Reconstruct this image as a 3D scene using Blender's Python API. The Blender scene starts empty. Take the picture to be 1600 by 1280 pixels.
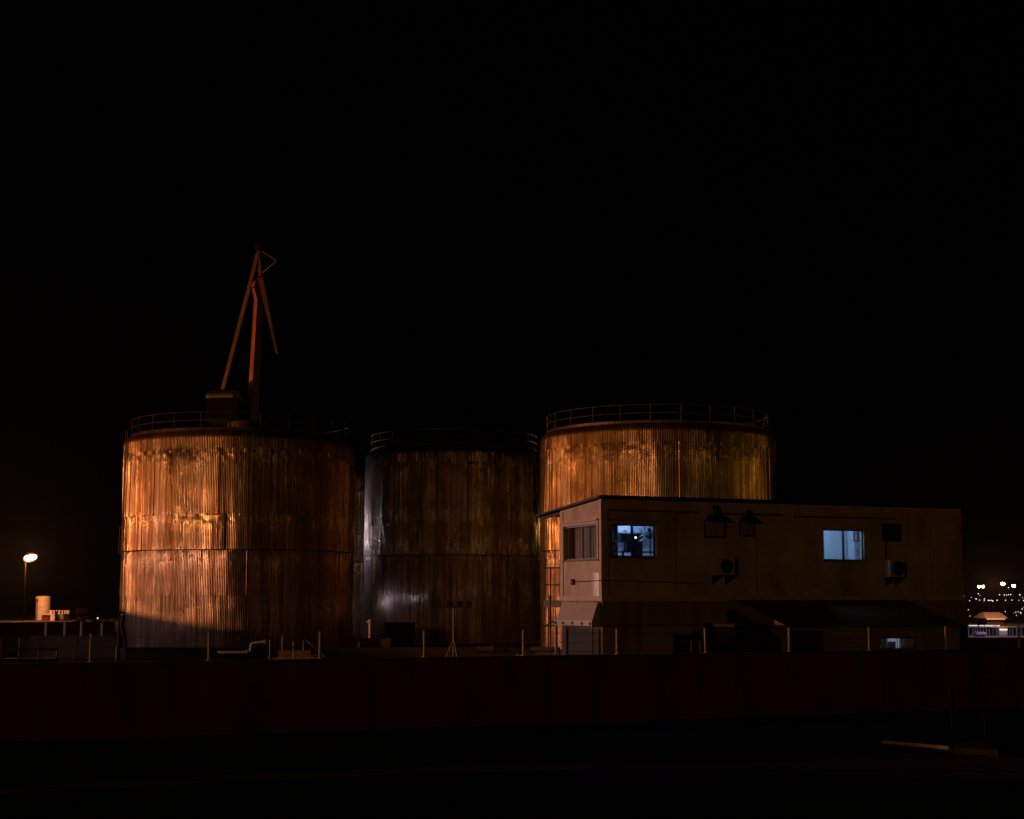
import bpy, bmesh, math, random
import numpy as np
from mathutils import Vector, Matrix

random.seed(7)
S = bpy.context.scene
COL = S.collection
R_ = math.radians
PI = math.pi

# ------------------------------------------------------------------ camera
HC = 3.5
F = 2400.0                      # focal length in photograph pixels (1600 wide)
PITCH = math.atan(295 / F)
CT, ST = math.cos(PITCH), math.sin(PITCH)
cam = bpy.data.cameras.new('camera')
cam.sensor_width = 36.0
cam.lens = F / 1600 * 36.0
cam.clip_end = 6000
cam.clip_start = 0.5
co = bpy.data.objects.new('camera', cam)
COL.objects.link(co)
co.location = (0, 0, HC)
co.rotation_euler = (PI / 2 + PITCH, 0, 0)
S.camera = co


def ray(px, py):
    x, y = (px - 800) / F, (640 - py) / F
    return Vector((x, CT - y * ST, ST + y * CT))


def at(px, py, Y):              # the place at depth Y that is seen at this pixel
    d = ray(px, py)
    return Vector((0, 0, HC)) + d * (Y / d.y)


def on_z(px, py, z):
    d = ray(px, py)
    return Vector((0, 0, HC)) + d * ((z - HC) / d.z)


def on_plane(px, py, p0, n):
    d = ray(px, py)
    o = Vector((0, 0, HC))
    return o + d * ((p0 - o).dot(n) / d.dot(n))


# ------------------------------------------------------------------ helpers
MW = {}


def world(o):
    return MW.get(o.name, Matrix())


def tag(o, label=None, cat=None, group=None, kind=None):
    if label: o['label'] = label
    if cat: o['category'] = cat
    if group: o['group'] = group
    if kind: o['kind'] = kind
    return o


def thing(name, loc, rz, label, cat, group=None):
    o = bpy.data.objects.new(name, None)
    COL.objects.link(o)
    o.empty_display_size = 0.3
    o.location = loc
    o.rotation_euler = (0, 0, rz)
    MW[o.name] = Matrix.Translation(Vector(loc)) @ Matrix.Rotation(rz, 4, 'Z')
    return tag(o, label, cat, group, 'thing')


def link_mesh(name, me, parent=None):
    o = bpy.data.objects.new(name, me)
    COL.objects.link(o)
    if parent:
        o.parent = parent
        MW[o.name] = world(parent)
    return o


class MB:
    def __init__(s):
        s.v, s.f, s.m, s.mi = [], [], [], 0

    def add(s, vs, fs):
        b = len(s.v)
        s.v += [Vector(v) for v in vs]
        for f in fs:
            s.f.append(tuple(i + b for i in f))
            s.m.append(s.mi)
        return s

    def box(s, a, b):
        (x0, y0, z0), (x1, y1, z1) = a, b
        x0, x1 = min(x0, x1), max(x0, x1)
        y0, y1 = min(y0, y1), max(y0, y1)
        z0, z1 = min(z0, z1), max(z0, z1)
        return s.add([(x0, y0, z0), (x1, y0, z0), (x1, y1, z0), (x0, y1, z0),
                      (x0, y0, z1), (x1, y0, z1), (x1, y1, z1), (x0, y1, z1)],
                     [(0, 3, 2, 1), (4, 5, 6, 7), (0, 1, 5, 4), (1, 2, 6, 5), (2, 3, 7, 6), (3, 0, 4, 7)])

    def hexa(s, b4, t4):
        return s.add(list(b4) + list(t4),
                     [(0, 3, 2, 1), (4, 5, 6, 7), (0, 1, 5, 4), (1, 2, 6, 5), (2, 3, 7, 6), (3, 0, 4, 7)])

    def tube(s, pts, r, n=8, r1=None, cap=True):
        pts = [Vector(p) for p in pts]
        r1 = r if r1 is None else r1
        k = len(pts)
        rings = []
        for i, p in enumerate(pts):
            d = (pts[min(i + 1, k - 1)] - pts[max(i - 1, 0)]).normalized()
            up = Vector((0, 0, 1)) if abs(d.z) < 0.95 else Vector((0, 1, 0))
            u = d.cross(up).normalized()
            w = u.cross(d).normalized()
            rr = r + (r1 - r) * i / max(1, k - 1)
            rings.append([p + (u * math.cos(2 * PI * j / n) + w * math.sin(2 * PI * j / n)) * rr for j in range(n)])
        vs = [v for g in rings for v in g]
        fs = []
        for i in range(k - 1):
            for j in range(n):
                a, b = i * n + j, i * n + (j + 1) % n
                fs.append((a, b, b + n, a + n))
        if cap:
            fs.append(tuple(reversed(range(n))))
            fs.append(tuple((k - 1) * n + j for j in range(n)))
        return s.add(vs, fs)

    def bar(s, p0, p1, w, h, side=None):          # rectangular bar
        p0, p1 = Vector(p0), Vector(p1)
        d = (p1 - p0).normalized()
        up = side or (Vector((0, 0, 1)) if abs(d.z) < 0.95 else Vector((0, 1, 0)))
        u = d.cross(up).normalized() * (w / 2)
        v = u.cross(d).normalized() * (h / 2)
        q = [(-1, -1), (1, -1), (1, 1), (-1, 1)]
        return s.hexa([p0 + u * a + v * b for a, b in q], [p1 + u * a + v * b for a, b in q])

    def lathe(s, c, prof, n=48, close=True):
        c = Vector(c)
        vs, fs = [], []
        for (r, z) in prof:
            for j in range(n):
                a = 2 * PI * j / n
                vs.append(c + Vector((math.cos(a) * r, math.sin(a) * r, z)))
        k = len(prof)
        for i in range(k - 1):
            for j in range(n):
                a, b = i * n + j, i * n + (j + 1) % n
                fs.append((a, b, b + n, a + n))
        if close:
            fs.append(tuple((k - 1) * n + j for j in range(n)))
            fs.append(tuple(reversed(range(n))))
        return s.add(vs, fs)

    def ball(s, c, r, n=10, m=6, sq=(1, 1, 1)):
        c = Vector(c)
        prof = []
        vs, fs = [], []
        for i in range(1, m):
            t = PI * i / m
            for j in range(n):
                a = 2 * PI * j / n
                vs.append(c + Vector((math.sin(t) * math.cos(a) * r * sq[0], math.sin(t) * math.sin(a) * r * sq[1], -math.cos(t) * r * sq[2])))
        for i in range(m - 2):
            for j in range(n):
                a, b = i * n + j, i * n + (j + 1) % n
                fs.append((a, b, b + n, a + n))
        vs.append(c - Vector((0, 0, r * sq[2])))
        vs.append(c + Vector((0, 0, r * sq[2])))
        lo, hi = len(vs) - 2, len(vs) - 1
        for j in range(n):
            fs.append((lo, (j + 1) % n, j))
            fs.append(((m - 2) * n + j, (m - 2) * n + (j + 1) % n, hi))
        return s.add(vs, fs)

    def build(s, name, mats, parent=None, local=False, smooth=False):
        me = bpy.data.meshes.new(name)
        if not local and parent:
            inv = world(parent).inverted()
            vv = [inv @ v for v in s.v]
        else:
            vv = s.v
        me.from_pydata([tuple(v) for v in vv], [], s.f)
        ml = mats if isinstance(mats, (list, tuple)) else [mats]
        for m in ml:
            me.materials.append(m)
        if len(ml) > 1:
            me.polygons.foreach_set('material_index', s.m)
        if smooth:
            me.polygons.foreach_set('use_smooth', [True] * len(me.polygons))
        me.update()
        bm = bmesh.new(); bm.from_mesh(me)
        bmesh.ops.recalc_face_normals(bm, faces=bm.faces)
        bm.to_mesh(me); bm.free()
        if smooth:
            try:
                me.set_sharp_from_angle(angle=R_(40))
            except Exception:
                pass
        return link_mesh(name, me, parent)


def copy_tree(o, parent=None):
    c = o.copy()
    COL.objects.link(c)
    if parent: c.parent = parent
    for ch in list(o.children):
        copy_tree(ch, c)
    return c


# ------------------------------------------------------------------ materials
def mat(name, col, col2=None, rough=0.8, metal=0.0, scale=4.0, stretch=(1, 1, 1), lo=0.4, hi=0.65, bump=0.0,
        bscale=30.0, rvar=0.0, streak=None, spec=0.5):
    m = bpy.data.materials.new(name)
    m.use_nodes = True
    nt = m.node_tree
    N, L = nt.nodes, nt.links
    b = N['Principled BSDF']
    b.inputs['Roughness'].default_value = rough
    b.inputs['Metallic'].default_value = metal
    b.inputs['Specular IOR Level'].default_value = spec
    tc = N.new('ShaderNodeTexCoord')
    mp = N.new('ShaderNodeMapping')
    mp.inputs['Scale'].default_value = stretch
    L.new(tc.outputs['Object'], mp.inputs['Vector'])
    no = N.new('ShaderNodeTexNoise')
    no.inputs['Scale'].default_value = scale
    no.inputs['Detail'].default_value = 6
    no.inputs['Roughness'].default_value = 0.62
    L.new(mp.outputs[0], no.inputs['Vector'])
    rp = N.new('ShaderNodeValToRGB')
    rp.color_ramp.elements[0].position = lo
    rp.color_ramp.elements[1].position = hi
    rp.color_ramp.elements[0].color = (*col, 1)
    rp.color_ramp.elements[1].color = (*(col2 or [c * 0.7 for c in col]), 1)
    L.new(no.outputs['Fac'], rp.inputs['Fac'])
    out = rp.outputs['Color']
    if streak:                                    # dirt runs: colour, stretch, threshold
        scol, sstr, s0, s1 = streak
        mp2 = N.new('ShaderNodeMapping'); mp2.inputs['Scale'].default_value = sstr
        L.new(tc.outputs['Object'], mp2.inputs['Vector'])
        n2 = N.new('ShaderNodeTexNoise'); n2.inputs['Scale'].default_value = 1.0
        n2.inputs['Detail'].default_value = 5
        L.new(mp2.outputs[0], n2.inputs['Vector'])
        mr = N.new('ShaderNodeMapRange')
        mr.inputs['From Min'].default_value = s0; mr.inputs['From Max'].default_value = s1
        L.new(n2.outputs['Fac'], mr.inputs['Value'])
        mx = N.new('ShaderNodeMix'); mx.data_type = 'RGBA'
        L.new(mr.outputs[0], mx.inputs['Factor'])
        L.new(out, mx.inputs['A'])
        mx.inputs['B'].default_value = (*scol, 1)
        out = mx.outputs['Result']
    L.new(out, b.inputs['Base Color'])
    if rvar:
        mr = N.new('ShaderNodeMapRange')
        mr.inputs['To Min'].default_value = max(0.05, rough - rvar)
        mr.inputs['To Max'].default_value = min(1, rough + rvar)
        L.new(no.outputs['Fac'], mr.inputs['Value'])
        L.new(mr.outputs[0], b.inputs['Roughness'])
    if bump:
        nb = N.new('ShaderNodeTexNoise')
        nb.inputs['Scale'].default_value = bscale
        nb.inputs['Detail'].default_value = 4
        L.new(mp.outputs[0], nb.inputs['Vector'])
        bp = N.new('ShaderNodeBump')
        bp.inputs['Strength'].default_value = bump
        bp.inputs['Distance'].default_value = 0.02
        L.new(nb.outputs['Fac'], bp.inputs['Height'])
        L.new(bp.outputs[0], b.inputs['Normal'])
    return m


def emit(name, col, strength):
    m = bpy.data.materials.new(name)
    m.use_nodes = True
    nt = m.node_tree
    b = nt.nodes['Principled BSDF']
    b.inputs['Base Color'].default_value = (0.8, 0.8, 0.8, 1)
    b.inputs['Emission Color'].default_value = (*col, 1)
    b.inputs['Emission Strength'].default_value = strength
    return m


def glass(name, tint=(0.9, 0.95, 1.0), refl=1.0):
    m = bpy.data.materials.new(name)
    m.use_nodes = True
    nt = m.node_tree
    N, L = nt.nodes, nt.links
    N.remove(N['Principled BSDF'])
    t = N.new('ShaderNodeBsdfTransparent'); t.inputs[0].default_value = (*tint, 1)
    g = N.new('ShaderNodeBsdfGlossy'); g.inputs['Roughness'].default_value = 0.02
    lw = N.new('ShaderNodeLayerWeight'); lw.inputs['Blend'].default_value = 0.5
    fr = N.new('ShaderNodeMath'); fr.operation = 'POWER'; fr.inputs[1].default_value = 5.0
    L.new(lw.outputs['Facing'], fr.inputs[0])
    mul = N.new('ShaderNodeMath'); mul.operation = 'MULTIPLY_ADD'; mul.inputs[1].default_value = refl; mul.inputs[2].default_value = 0.04
    mx = N.new('ShaderNodeMixShader')
    L.new(fr.outputs[0], mul.inputs[0])
    L.new(mul.outputs[0], mx.inputs[0])
    L.new(t.outputs[0], mx.inputs[1]); L.new(g.outputs[0], mx.inputs[2])
    L.new(mx.outputs[0], N['Material Output'].inputs['Surface'])
    return m


SODIUM = (1.0, 0.32, 0.09)
M = {}
M['ground'] = mat('port_ground', (0.05, 0.045, 0.04), (0.03, 0.028, 0.026), 0.9, scale=0.8, bump=0.4)
M['water'] = mat('harbour_water', (0.008, 0.010, 0.012), (0.006, 0.008, 0.010), 0.12, scale=0.4, bump=0.6, bscale=1.2)
M['asphalt'] = mat('asphalt', (0.045, 0.043, 0.042), (0.03, 0.03, 0.03), 0.88, scale=1.5, bump=0.5, bscale=80)
M['pavement'] = mat('pavement', (0.055, 0.05, 0.047), (0.035, 0.033, 0.03), 0.9, scale=1.2, bump=0.3)
M['kerb'] = mat('kerb_stone', (0.075, 0.07, 0.06), (0.05, 0.045, 0.04), 0.85, scale=3)
M['kerb_lit'] = mat('white_lit_kerb', (0.75, 0.72, 0.66), (0.5, 0.47, 0.43), 0.7, scale=5)
M['wall'] = mat('wall_render', (0.18, 0.072, 0.06), (0.10, 0.042, 0.035), 0.92, scale=0.7, bump=0.5, bscale=12,
                streak=((0.06, 0.05, 0.045), (1.6, 1.6, 0.25), 0.52, 0.7))
M['coping'] = mat('wall_coping', (0.10, 0.085, 0.075), (0.06, 0.055, 0.05), 0.9, scale=3, bump=0.3)
M['concrete'] = mat('concrete', (0.13, 0.11, 0.09), (0.08, 0.07, 0.06), 0.92, scale=0.9, bump=0.4, bscale=14,
                    streak=((0.10, 0.085, 0.07), (1.2, 1.2, 0.2), 0.5, 0.75))
M['plaster'] = mat('painted_plaster', (0.80, 0.71, 0.63), (0.52, 0.43, 0.36), 0.55, scale=0.9, lo=0.35, hi=0.7, bump=0.4, bscale=6,
                   streak=((0.26, 0.18, 0.12), (0.9, 0.9, 0.45), 0.46, 0.80))
M['plaster_low'] = mat('stained_plaster', (0.40, 0.33, 0.26), (0.27, 0.21, 0.16), 0.8, scale=0.8, bump=0.35, bscale=9,
                       streak=((0.16, 0.11, 0.08), (2.5, 2.5, 0.2), 0.5, 0.72))
M['trim'] = mat('trim_paint', (0.72, 0.63, 0.57), (0.58, 0.50, 0.45), 0.5, scale=3)
M['roofmetal'] = mat('blue_roof_sheet', (0.020, 0.035, 0.075), (0.03, 0.035, 0.05), 0.6, metal=0.2, scale=2)
M['rust_sheet'] = mat('rusty_sheet', (0.20, 0.055, 0.03), (0.13, 0.04, 0.025), 0.9, scale=1.5, spec=0.1)
M['hose'] = mat('black_hose', (0.012, 0.010, 0.010), (0.008, 0.008, 0.008), 0.8, spec=0.08)
M['bronze'] = mat('bronze_glow_bowl', (0.0045, 0.0028, 0.0018), (0.003, 0.002, 0.0015), 0.9, spec=0.02)
M['dark'] = mat('dark_metal', (0.035, 0.03, 0.03), (0.02, 0.018, 0.018), 0.6, metal=0.3, scale=5)
M['frame'] = mat('grey_frame', (0.20, 0.20, 0.21), (0.14, 0.14, 0.15), 0.45, metal=0.3, scale=6)
M['rail'] = mat('rail_steel', (0.30, 0.27, 0.23), (0.14, 0.09, 0.055), 0.5, metal=0.5, scale=5)
M['rail_shaded'] = mat('shaded_rail', (0.13, 0.09, 0.06), (0.05, 0.03, 0.02), 0.7, metal=0.2, scale=1.2, lo=0.35, hi=0.6)  # darker rail colour paints in the gloom on two of the tanks
M['post'] = mat('post_paint', (0.80, 0.74, 0.70), (0.66, 0.58, 0.52), 0.6, scale=8, lo=0.5, hi=0.8)
M['pipe'] = mat('pipe_paint', (0.30, 0.26, 0.20), (0.18, 0.13, 0.09), 0.55, metal=0.2, scale=4)
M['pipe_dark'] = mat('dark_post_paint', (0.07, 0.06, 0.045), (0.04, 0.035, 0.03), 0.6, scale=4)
M['yellow'] = mat('yellow_paint', (0.45, 0.30, 0.06), (0.30, 0.18, 0.05), 0.6, scale=4)
M['crane'] = mat('crane_paint', (0.60, 0.24, 0.085), (0.40, 0.15, 0.05), 0.55, scale=0.35)
M['crane_pale'] = mat('faded_crane_paint', (0.55, 0.33, 0.20), (0.38, 0.21, 0.12), 0.55, scale=0.35)
M['shade_brown'] = mat('shade_brown_panel', (0.17, 0.10, 0.04), (0.11, 0.065, 0.03), 0.7, scale=2, stretch=(1, 1, 6))
M['galv'] = mat('galvanised_sheet', (0.72, 0.70, 0.72), (0.55, 0.53, 0.55), 0.42, metal=0.25, scale=3, rvar=0.1, stretch=(4, 4, 0.6))
M['panel'] = mat('glossy_panel', (0.60, 0.52, 0.45), (0.50, 0.43, 0.37), 0.42, metal=0.2, scale=9, rvar=0.14)
M['acpaint'] = mat('unit_casing', (0.62, 0.58, 0.50), (0.50, 0.46, 0.40), 0.55, scale=4)
M['white'] = mat('white_paint', (0.72, 0.70, 0.66), (0.55, 0.52, 0.48), 0.6, scale=2)
M['roomwall'] = mat('room_wall', (0.72, 0.73, 0.76), (0.66, 0.67, 0.70), 0.85, scale=1.5)
M['cabinet'] = mat('cabinet_laminate', (0.60, 0.62, 0.68), (0.52, 0.54, 0.60), 0.5, scale=3)
M['paper'] = mat('paper', (0.78, 0.78, 0.76), (0.70, 0.70, 0.70), 0.8, scale=20)
M['board'] = mat('notice_board', (0.12, 0.03, 0.05), (0.08, 0.02, 0.035), 0.7, scale=10)
M['ink'] = mat('ink', (0.03, 0.03, 0.05), (0.03, 0.03, 0.05), 0.7)
M['leaf'] = mat('leaf', (0.03, 0.05, 0.02), (0.02, 0.03, 0.015), 0.6, scale=8)
M['pot'] = mat('plant_pot', (0.10, 0.06, 0.04), None, 0.8)
M['blind'] = mat('cloth_blind', (0.50, 0.50, 0.58), (0.28, 0.28, 0.33), 0.8, scale=3, stretch=(6, 6, 0.5))
M['curtain'] = mat('net_curtain', (0.55, 0.56, 0.60), (0.42, 0.43, 0.47), 0.9, scale=2, stretch=(8, 8, 1))
M['rubber'] = mat('rubber', (0.02, 0.02, 0.02), (0.012, 0.012, 0.012), 0.6)
M['hill'] = mat('hillside', (0.03, 0.028, 0.02), (0.02, 0.02, 0.015), 0.95, scale=0.02)
M['reflector'] = mat('bronze_reflector', (0.030, 0.011, 0.005), (0.024, 0.009, 0.004), 0.9, scale=3)
M['glass'] = glass('window_glass', (0.95, 0.97, 1.0), 1.0)
M['tube_light'] = emit('fluorescent_tube', (0.62, 0.80, 1.0), 55)
M['led'] = emit('led_bulb', (0.50, 0.82, 1.0), 7)
M['sodium'] = emit('sodium_lamp', (1.0, 0.40, 0.13), 900)
M['sodium_far'] = emit('far_sodium_lamp', (1.0, 0.42, 0.17), 170)
M['white_far'] = emit('far_white_lamp', (0.45, 0.72, 1.0), 120)
M['pale_point'] = emit('far_pale_lamp', (1.0, 0.86, 0.74), 1.7)
M['warm_point'] = emit('far_warm_lamp', (1.0, 0.64, 0.46), 1.7)
M['string'] = emit('string_lamp', (0.85, 0.82, 1.0), 0.7)


def cladding_mat(name, grey, warm, rough, dz=0.0, amp=1.0):
    m = bpy.data.materials.new(name)
    m.use_nodes = True
    nt = m.node_tree
    N, L = nt.nodes, nt.links
    b = N['Principled BSDF']
    b.inputs['Metallic'].default_value = 0.80
    tc = N.new('ShaderNodeTexCoord')

    def noise(stretch, scale, detail=5, rgh=0.6):
        mp = N.new('ShaderNodeMapping'); mp.inputs['Scale'].default_value = stretch
        L.new(tc.outputs['Object'], mp.inputs['Vector'])
        n = N.new('ShaderNodeTexNoise'); n.inputs['Scale'].default_value = scale
        n.inputs['Detail'].default_value = detail; n.inputs['Roughness'].default_value = rgh
        L.new(mp.outputs[0], n.inputs['Vector'])
        return n.outputs['Fac']

    def rng(v, a, b_, c=0.0, d=1.0):
        r = N.new('ShaderNodeMapRange')
        r.inputs['From Min'].default_value = a; r.inputs['From Max'].default_value = b_
        r.inputs['To Min'].default_value = c; r.inputs['To Max'].default_value = d
        L.new(v, r.inputs['Value'])
        return r.outputs[0]

    def mix(f, a, bcol):
        x = N.new('ShaderNodeMix'); x.data_type = 'RGBA'
        L.new(f, x.inputs['Factor'])
        if isinstance(a, tuple): x.inputs['A'].default_value = (*a, 1)
        else: L.new(a, x.inputs['A'])
        x.inputs['B'].default_value = (*bcol, 1)
        return x.outputs['Result']

    streak = noise((1.6, 1.6, 0.05), 1.0)
    fine = noise((9, 9, 0.18), 1.0)
    patch = noise((0.35, 0.35, 0.28), 1.0, 7, 0.65)
    c = mix(rng(streak, 0.42, 0.60), grey, warm)
    c = mix(rng(patch, 0.50, 0.72, 0, 0.75), c, tuple(x * 0.55 for x in warm))
    c = mix(rng(fine, 0.50, 0.68, 0, 0.85), c, (0.085, 0.048, 0.03))
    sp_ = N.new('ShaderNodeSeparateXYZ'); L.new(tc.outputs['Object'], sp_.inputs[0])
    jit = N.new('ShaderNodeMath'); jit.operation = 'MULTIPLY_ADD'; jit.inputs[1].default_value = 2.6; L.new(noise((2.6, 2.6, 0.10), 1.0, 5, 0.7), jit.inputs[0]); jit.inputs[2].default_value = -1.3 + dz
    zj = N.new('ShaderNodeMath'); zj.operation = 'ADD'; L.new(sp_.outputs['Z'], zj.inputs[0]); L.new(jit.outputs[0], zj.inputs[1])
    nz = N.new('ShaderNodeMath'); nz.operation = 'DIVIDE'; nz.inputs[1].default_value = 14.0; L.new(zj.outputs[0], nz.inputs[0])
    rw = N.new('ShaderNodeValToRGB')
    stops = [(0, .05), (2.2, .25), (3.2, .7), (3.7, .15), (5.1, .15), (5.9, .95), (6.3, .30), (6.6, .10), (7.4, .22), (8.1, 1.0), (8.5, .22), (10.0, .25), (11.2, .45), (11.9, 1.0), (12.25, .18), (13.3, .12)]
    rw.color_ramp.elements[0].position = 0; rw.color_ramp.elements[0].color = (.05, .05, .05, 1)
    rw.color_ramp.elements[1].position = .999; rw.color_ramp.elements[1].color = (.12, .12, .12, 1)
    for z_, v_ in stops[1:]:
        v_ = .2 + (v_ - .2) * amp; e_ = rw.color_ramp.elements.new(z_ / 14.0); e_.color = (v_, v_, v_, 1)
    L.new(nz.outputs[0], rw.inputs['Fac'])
    glint_bands = rw.outputs['Color']  # bands that put the row-top glints into colour and roughness
    c = mix(rng(glint_bands, 0.0, 0.6, 0.50, 0.0), c, (0.20, 0.105, 0.05))
    L.new(c, b.inputs['Base Color'])
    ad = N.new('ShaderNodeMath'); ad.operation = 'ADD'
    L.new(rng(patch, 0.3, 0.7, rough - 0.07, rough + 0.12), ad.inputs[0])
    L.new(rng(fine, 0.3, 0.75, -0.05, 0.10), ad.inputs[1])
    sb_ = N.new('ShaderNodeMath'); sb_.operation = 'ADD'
    L.new(ad.outputs[0], sb_.inputs[0]); L.new(rng(glint_bands, 0, 1, 0.06, -0.08), sb_.inputs[1])
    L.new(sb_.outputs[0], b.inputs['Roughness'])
    bp = N.new('ShaderNodeBump'); bp.inputs['Strength'].default_value = 0.35; bp.inputs['Distance'].default_value = 0.03
    L.new(noise((5, 5, 1.6), 1.0, 6, 0.7), bp.inputs['Height'])
    L.new(bp.outputs[0], b.inputs['Normal'])
    return m


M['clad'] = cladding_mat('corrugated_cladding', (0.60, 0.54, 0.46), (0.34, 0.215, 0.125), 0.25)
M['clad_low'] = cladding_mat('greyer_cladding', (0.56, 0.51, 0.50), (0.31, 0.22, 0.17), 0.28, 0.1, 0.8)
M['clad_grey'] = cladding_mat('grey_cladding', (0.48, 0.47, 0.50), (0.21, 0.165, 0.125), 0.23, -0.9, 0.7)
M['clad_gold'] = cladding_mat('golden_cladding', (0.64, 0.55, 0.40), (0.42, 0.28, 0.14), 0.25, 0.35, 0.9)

# ------------------------------------------------------------------ ground, road, kerbs (setting)
def sheet(name, pts, z, m, kind='structure'):
    b = MB()
    b.add([(x, y, z) for x, y in pts], [tuple(range(len(pts)))])
    return tag(b.build(name, m), kind=kind)


gb = MB()
gb.add([(-2500, -300, 0), (2500, -300, 0), (2500, 96, 0), (25, 96, 0), (780, 3000, 0), (-2500, 3000, 0)], [(0, 1, 2, 3), (0, 3, 4, 5)])
tag(gb.build('ground', M['ground']), kind='structure')
ZQ = -3.6
gb = MB()
gb.add([(2500, 96, -6.5), (25, 96, -6.5), (780, 3000, -6.5), (2500, 3000, -6.5)], [(0, 1, 2, 3)])
tag(gb.build('water', M['water']), kind='structure')
gb = MB()
gb.add([(2500, 96.01, 0), (25, 96.01, 0), (780, 3000, 0), (2500, 96.01, -6.6), (25, 96.01, -6.6), (780, 3000, -6.6)], [(0, 1, 4, 3), (1, 2, 5, 4)])
tag(gb.build('quay_wall', M['concrete']), kind='structure')
gb = MB()
gb.add([(73, 283, ZQ), (600, 283, ZQ), (900, 1500, ZQ), (390, 1500, ZQ), (73, 283, -7), (600, 283, -7)], [(0, 1, 2, 3), (0, 4, 5, 1)])
tag(gb.build('far_shore', M['ground']), kind='structure')

# boundary wall line
WP0 = at(142, 1035, 0.1)
d0 = ray(142, 1035)
W_TOP = HC - 1.55
wl = on_z(142, 1035, W_TOP)
wr = on_z(1478, 1015, W_TOP)
WD = (Vector((wr.x, wr.y, 0)) - Vector((wl.x, wl.y, 0))).normalized()
WN = Vector((WD.y, -WD.x, 0))               # towards the road
WANG = math.atan2(WD.y, WD.x)
SPAN = (Vector((wr.x, wr.y)) - Vector((wl.x, wl.y))).length / 9


def wp(u, v, z):                              # along the wall, away from the road, up
    p = Vector((wl.x, wl.y, 0)) + WD * u - WN * v
    return Vector((p.x, p.y, z))


# road and pavement with the kerb seen as a faint line
kpx = [(-400, 1245), (15, 1230), (200, 1220), (450, 1208), (600, 1202), (714, 1198), (819, 1195.5), (969, 1194), (1262, 1193.5), (1544, 1196), (1900, 1203)]
kp = [on_z(x, y, 0.12) for x, y in kpx]
road = [(-120, -60), (120, -60)] + [(p.x, p.y) for p in reversed(kp)]
road[2] = (kp[-1].x, kp[-1].y)
sheet('road', [(-60, -40), (60, -40), (60, kp[-1].y)] + [(p.x, p.y) for p in reversed(kp)] + [(-60, kp[0].y)], 0.006, M['asphalt'])
kb = MB()
for a, b in zip(kp[:-1], kp[1:]):
    d = (b - a); d.z = 0; d.normalize()
    n = Vector((-d.y, d.x, 0)) * 0.14
    a0, b0 = Vector((a.x, a.y, 0)), Vector((b.x, b.y, 0))
    h = Vector((0, 0, 0.13))
    kb.hexa([a0, b0, b0 + n, a0 + n], [a0 + h, b0 + h, b0 + n + h, a0 + n + h])
tag(kb.build('kerb', M['kerb']), kind='structure')
pv = MB()
top = [(p.x, p.y + 0.145) for p in kp]
far = [wp(u, -0.02, 0) for u in (70, 40, 20, 0, -30)]
pv.add([(x, y, 0.118) for x, y in top] + [(p.x, p.y, 0.118) for p in far], [tuple(range(len(top) + len(far)))])
tag(pv.build('pavement', M['pavement']), kind='structure')
# small raised island; white kerb edge colour stands in for the light it catches
i0, i1 = on_z(1380, 1157, 0.26), on_z(1484, 1167, 0.26)
i2, i3 = on_z(1560, 1172, 0.26), on_z(1535, 1146, 0.26)
ib = MB()
lo = [Vector((p.x, p.y, 0.10)) for p in (i0, i1, i2, i3)]
ib.hexa(lo, [Vector((p.x, p.y, 0.25)) for p in (i0, i1, i2, i3)])
tag(ib.build('pavement_island', M['kerb']), kind='structure')
ie = MB()
dd = (i1 - i0).normalized(); nn = Vector((dd.y, -dd.x, 0)) * 0.05
ie.hexa([Vector((i0.x, i0.y, 0.20)), Vector((i1.x, i1.y, 0.20)), Vector((i1.x, i1.y, 0.20)) + nn, Vector((i0.x, i0.y, 0.20)) + nn],
        [Vector((i0.x, i0.y, 0.27)), Vector((i1.x, i1.y, 0.27)), Vector((i1.x, i1.y, 0.27)) + nn, Vector((i0.x, i0.y, 0.27)) + nn])
tag(ie.build('lit_kerb_edge', M['kerb_lit']), kind='structure')

# ------------------------------------------------------------------ boundary wall and its fence posts
U0, U1 = -SPAN * 8, SPAN * 20
bw = thing('boundary_wall', wp(U0, 0, 0), WANG, 'long low rendered wall running along the far side of the road', 'wall')
b = MB()
b.box((0, 0, 0), (U1 - U0, 0.22, W_TOP - 0.07))
b.build('wall_body', M['wall'], bw, local=True)
b = MB()
b.box((0, -0.05, W_TOP - 0.07), (U1 - U0, 0.27, W_TOP))
b.build('coping', M['coping'], bw, local=True)
PH = 0.70
post_b = MB()
post_b.tube([(0, 0, 0), (0, 0, PH - 0.02)], 0.032, 10)
post_b.tube([(0, 0, PH - 0.02), (0, 0, PH)], 0.035, 10, r1=0.02)
post_b.box((-0.06, -0.06, 0), (0.06, 0.06, 0.012))
fence_lab = 'wire fence of thin pale steel posts standing on the long low wall'
fn = thing('wire_fence', wp(-SPAN * 2, 0.11, W_TOP), WANG, fence_lab, 'fence')
def wall_u(px):
    p = on_plane(px, 1000, wp(0, .11, 0), WN) - wp(0, .11, 0)
    return p.dot(WD)


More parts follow.
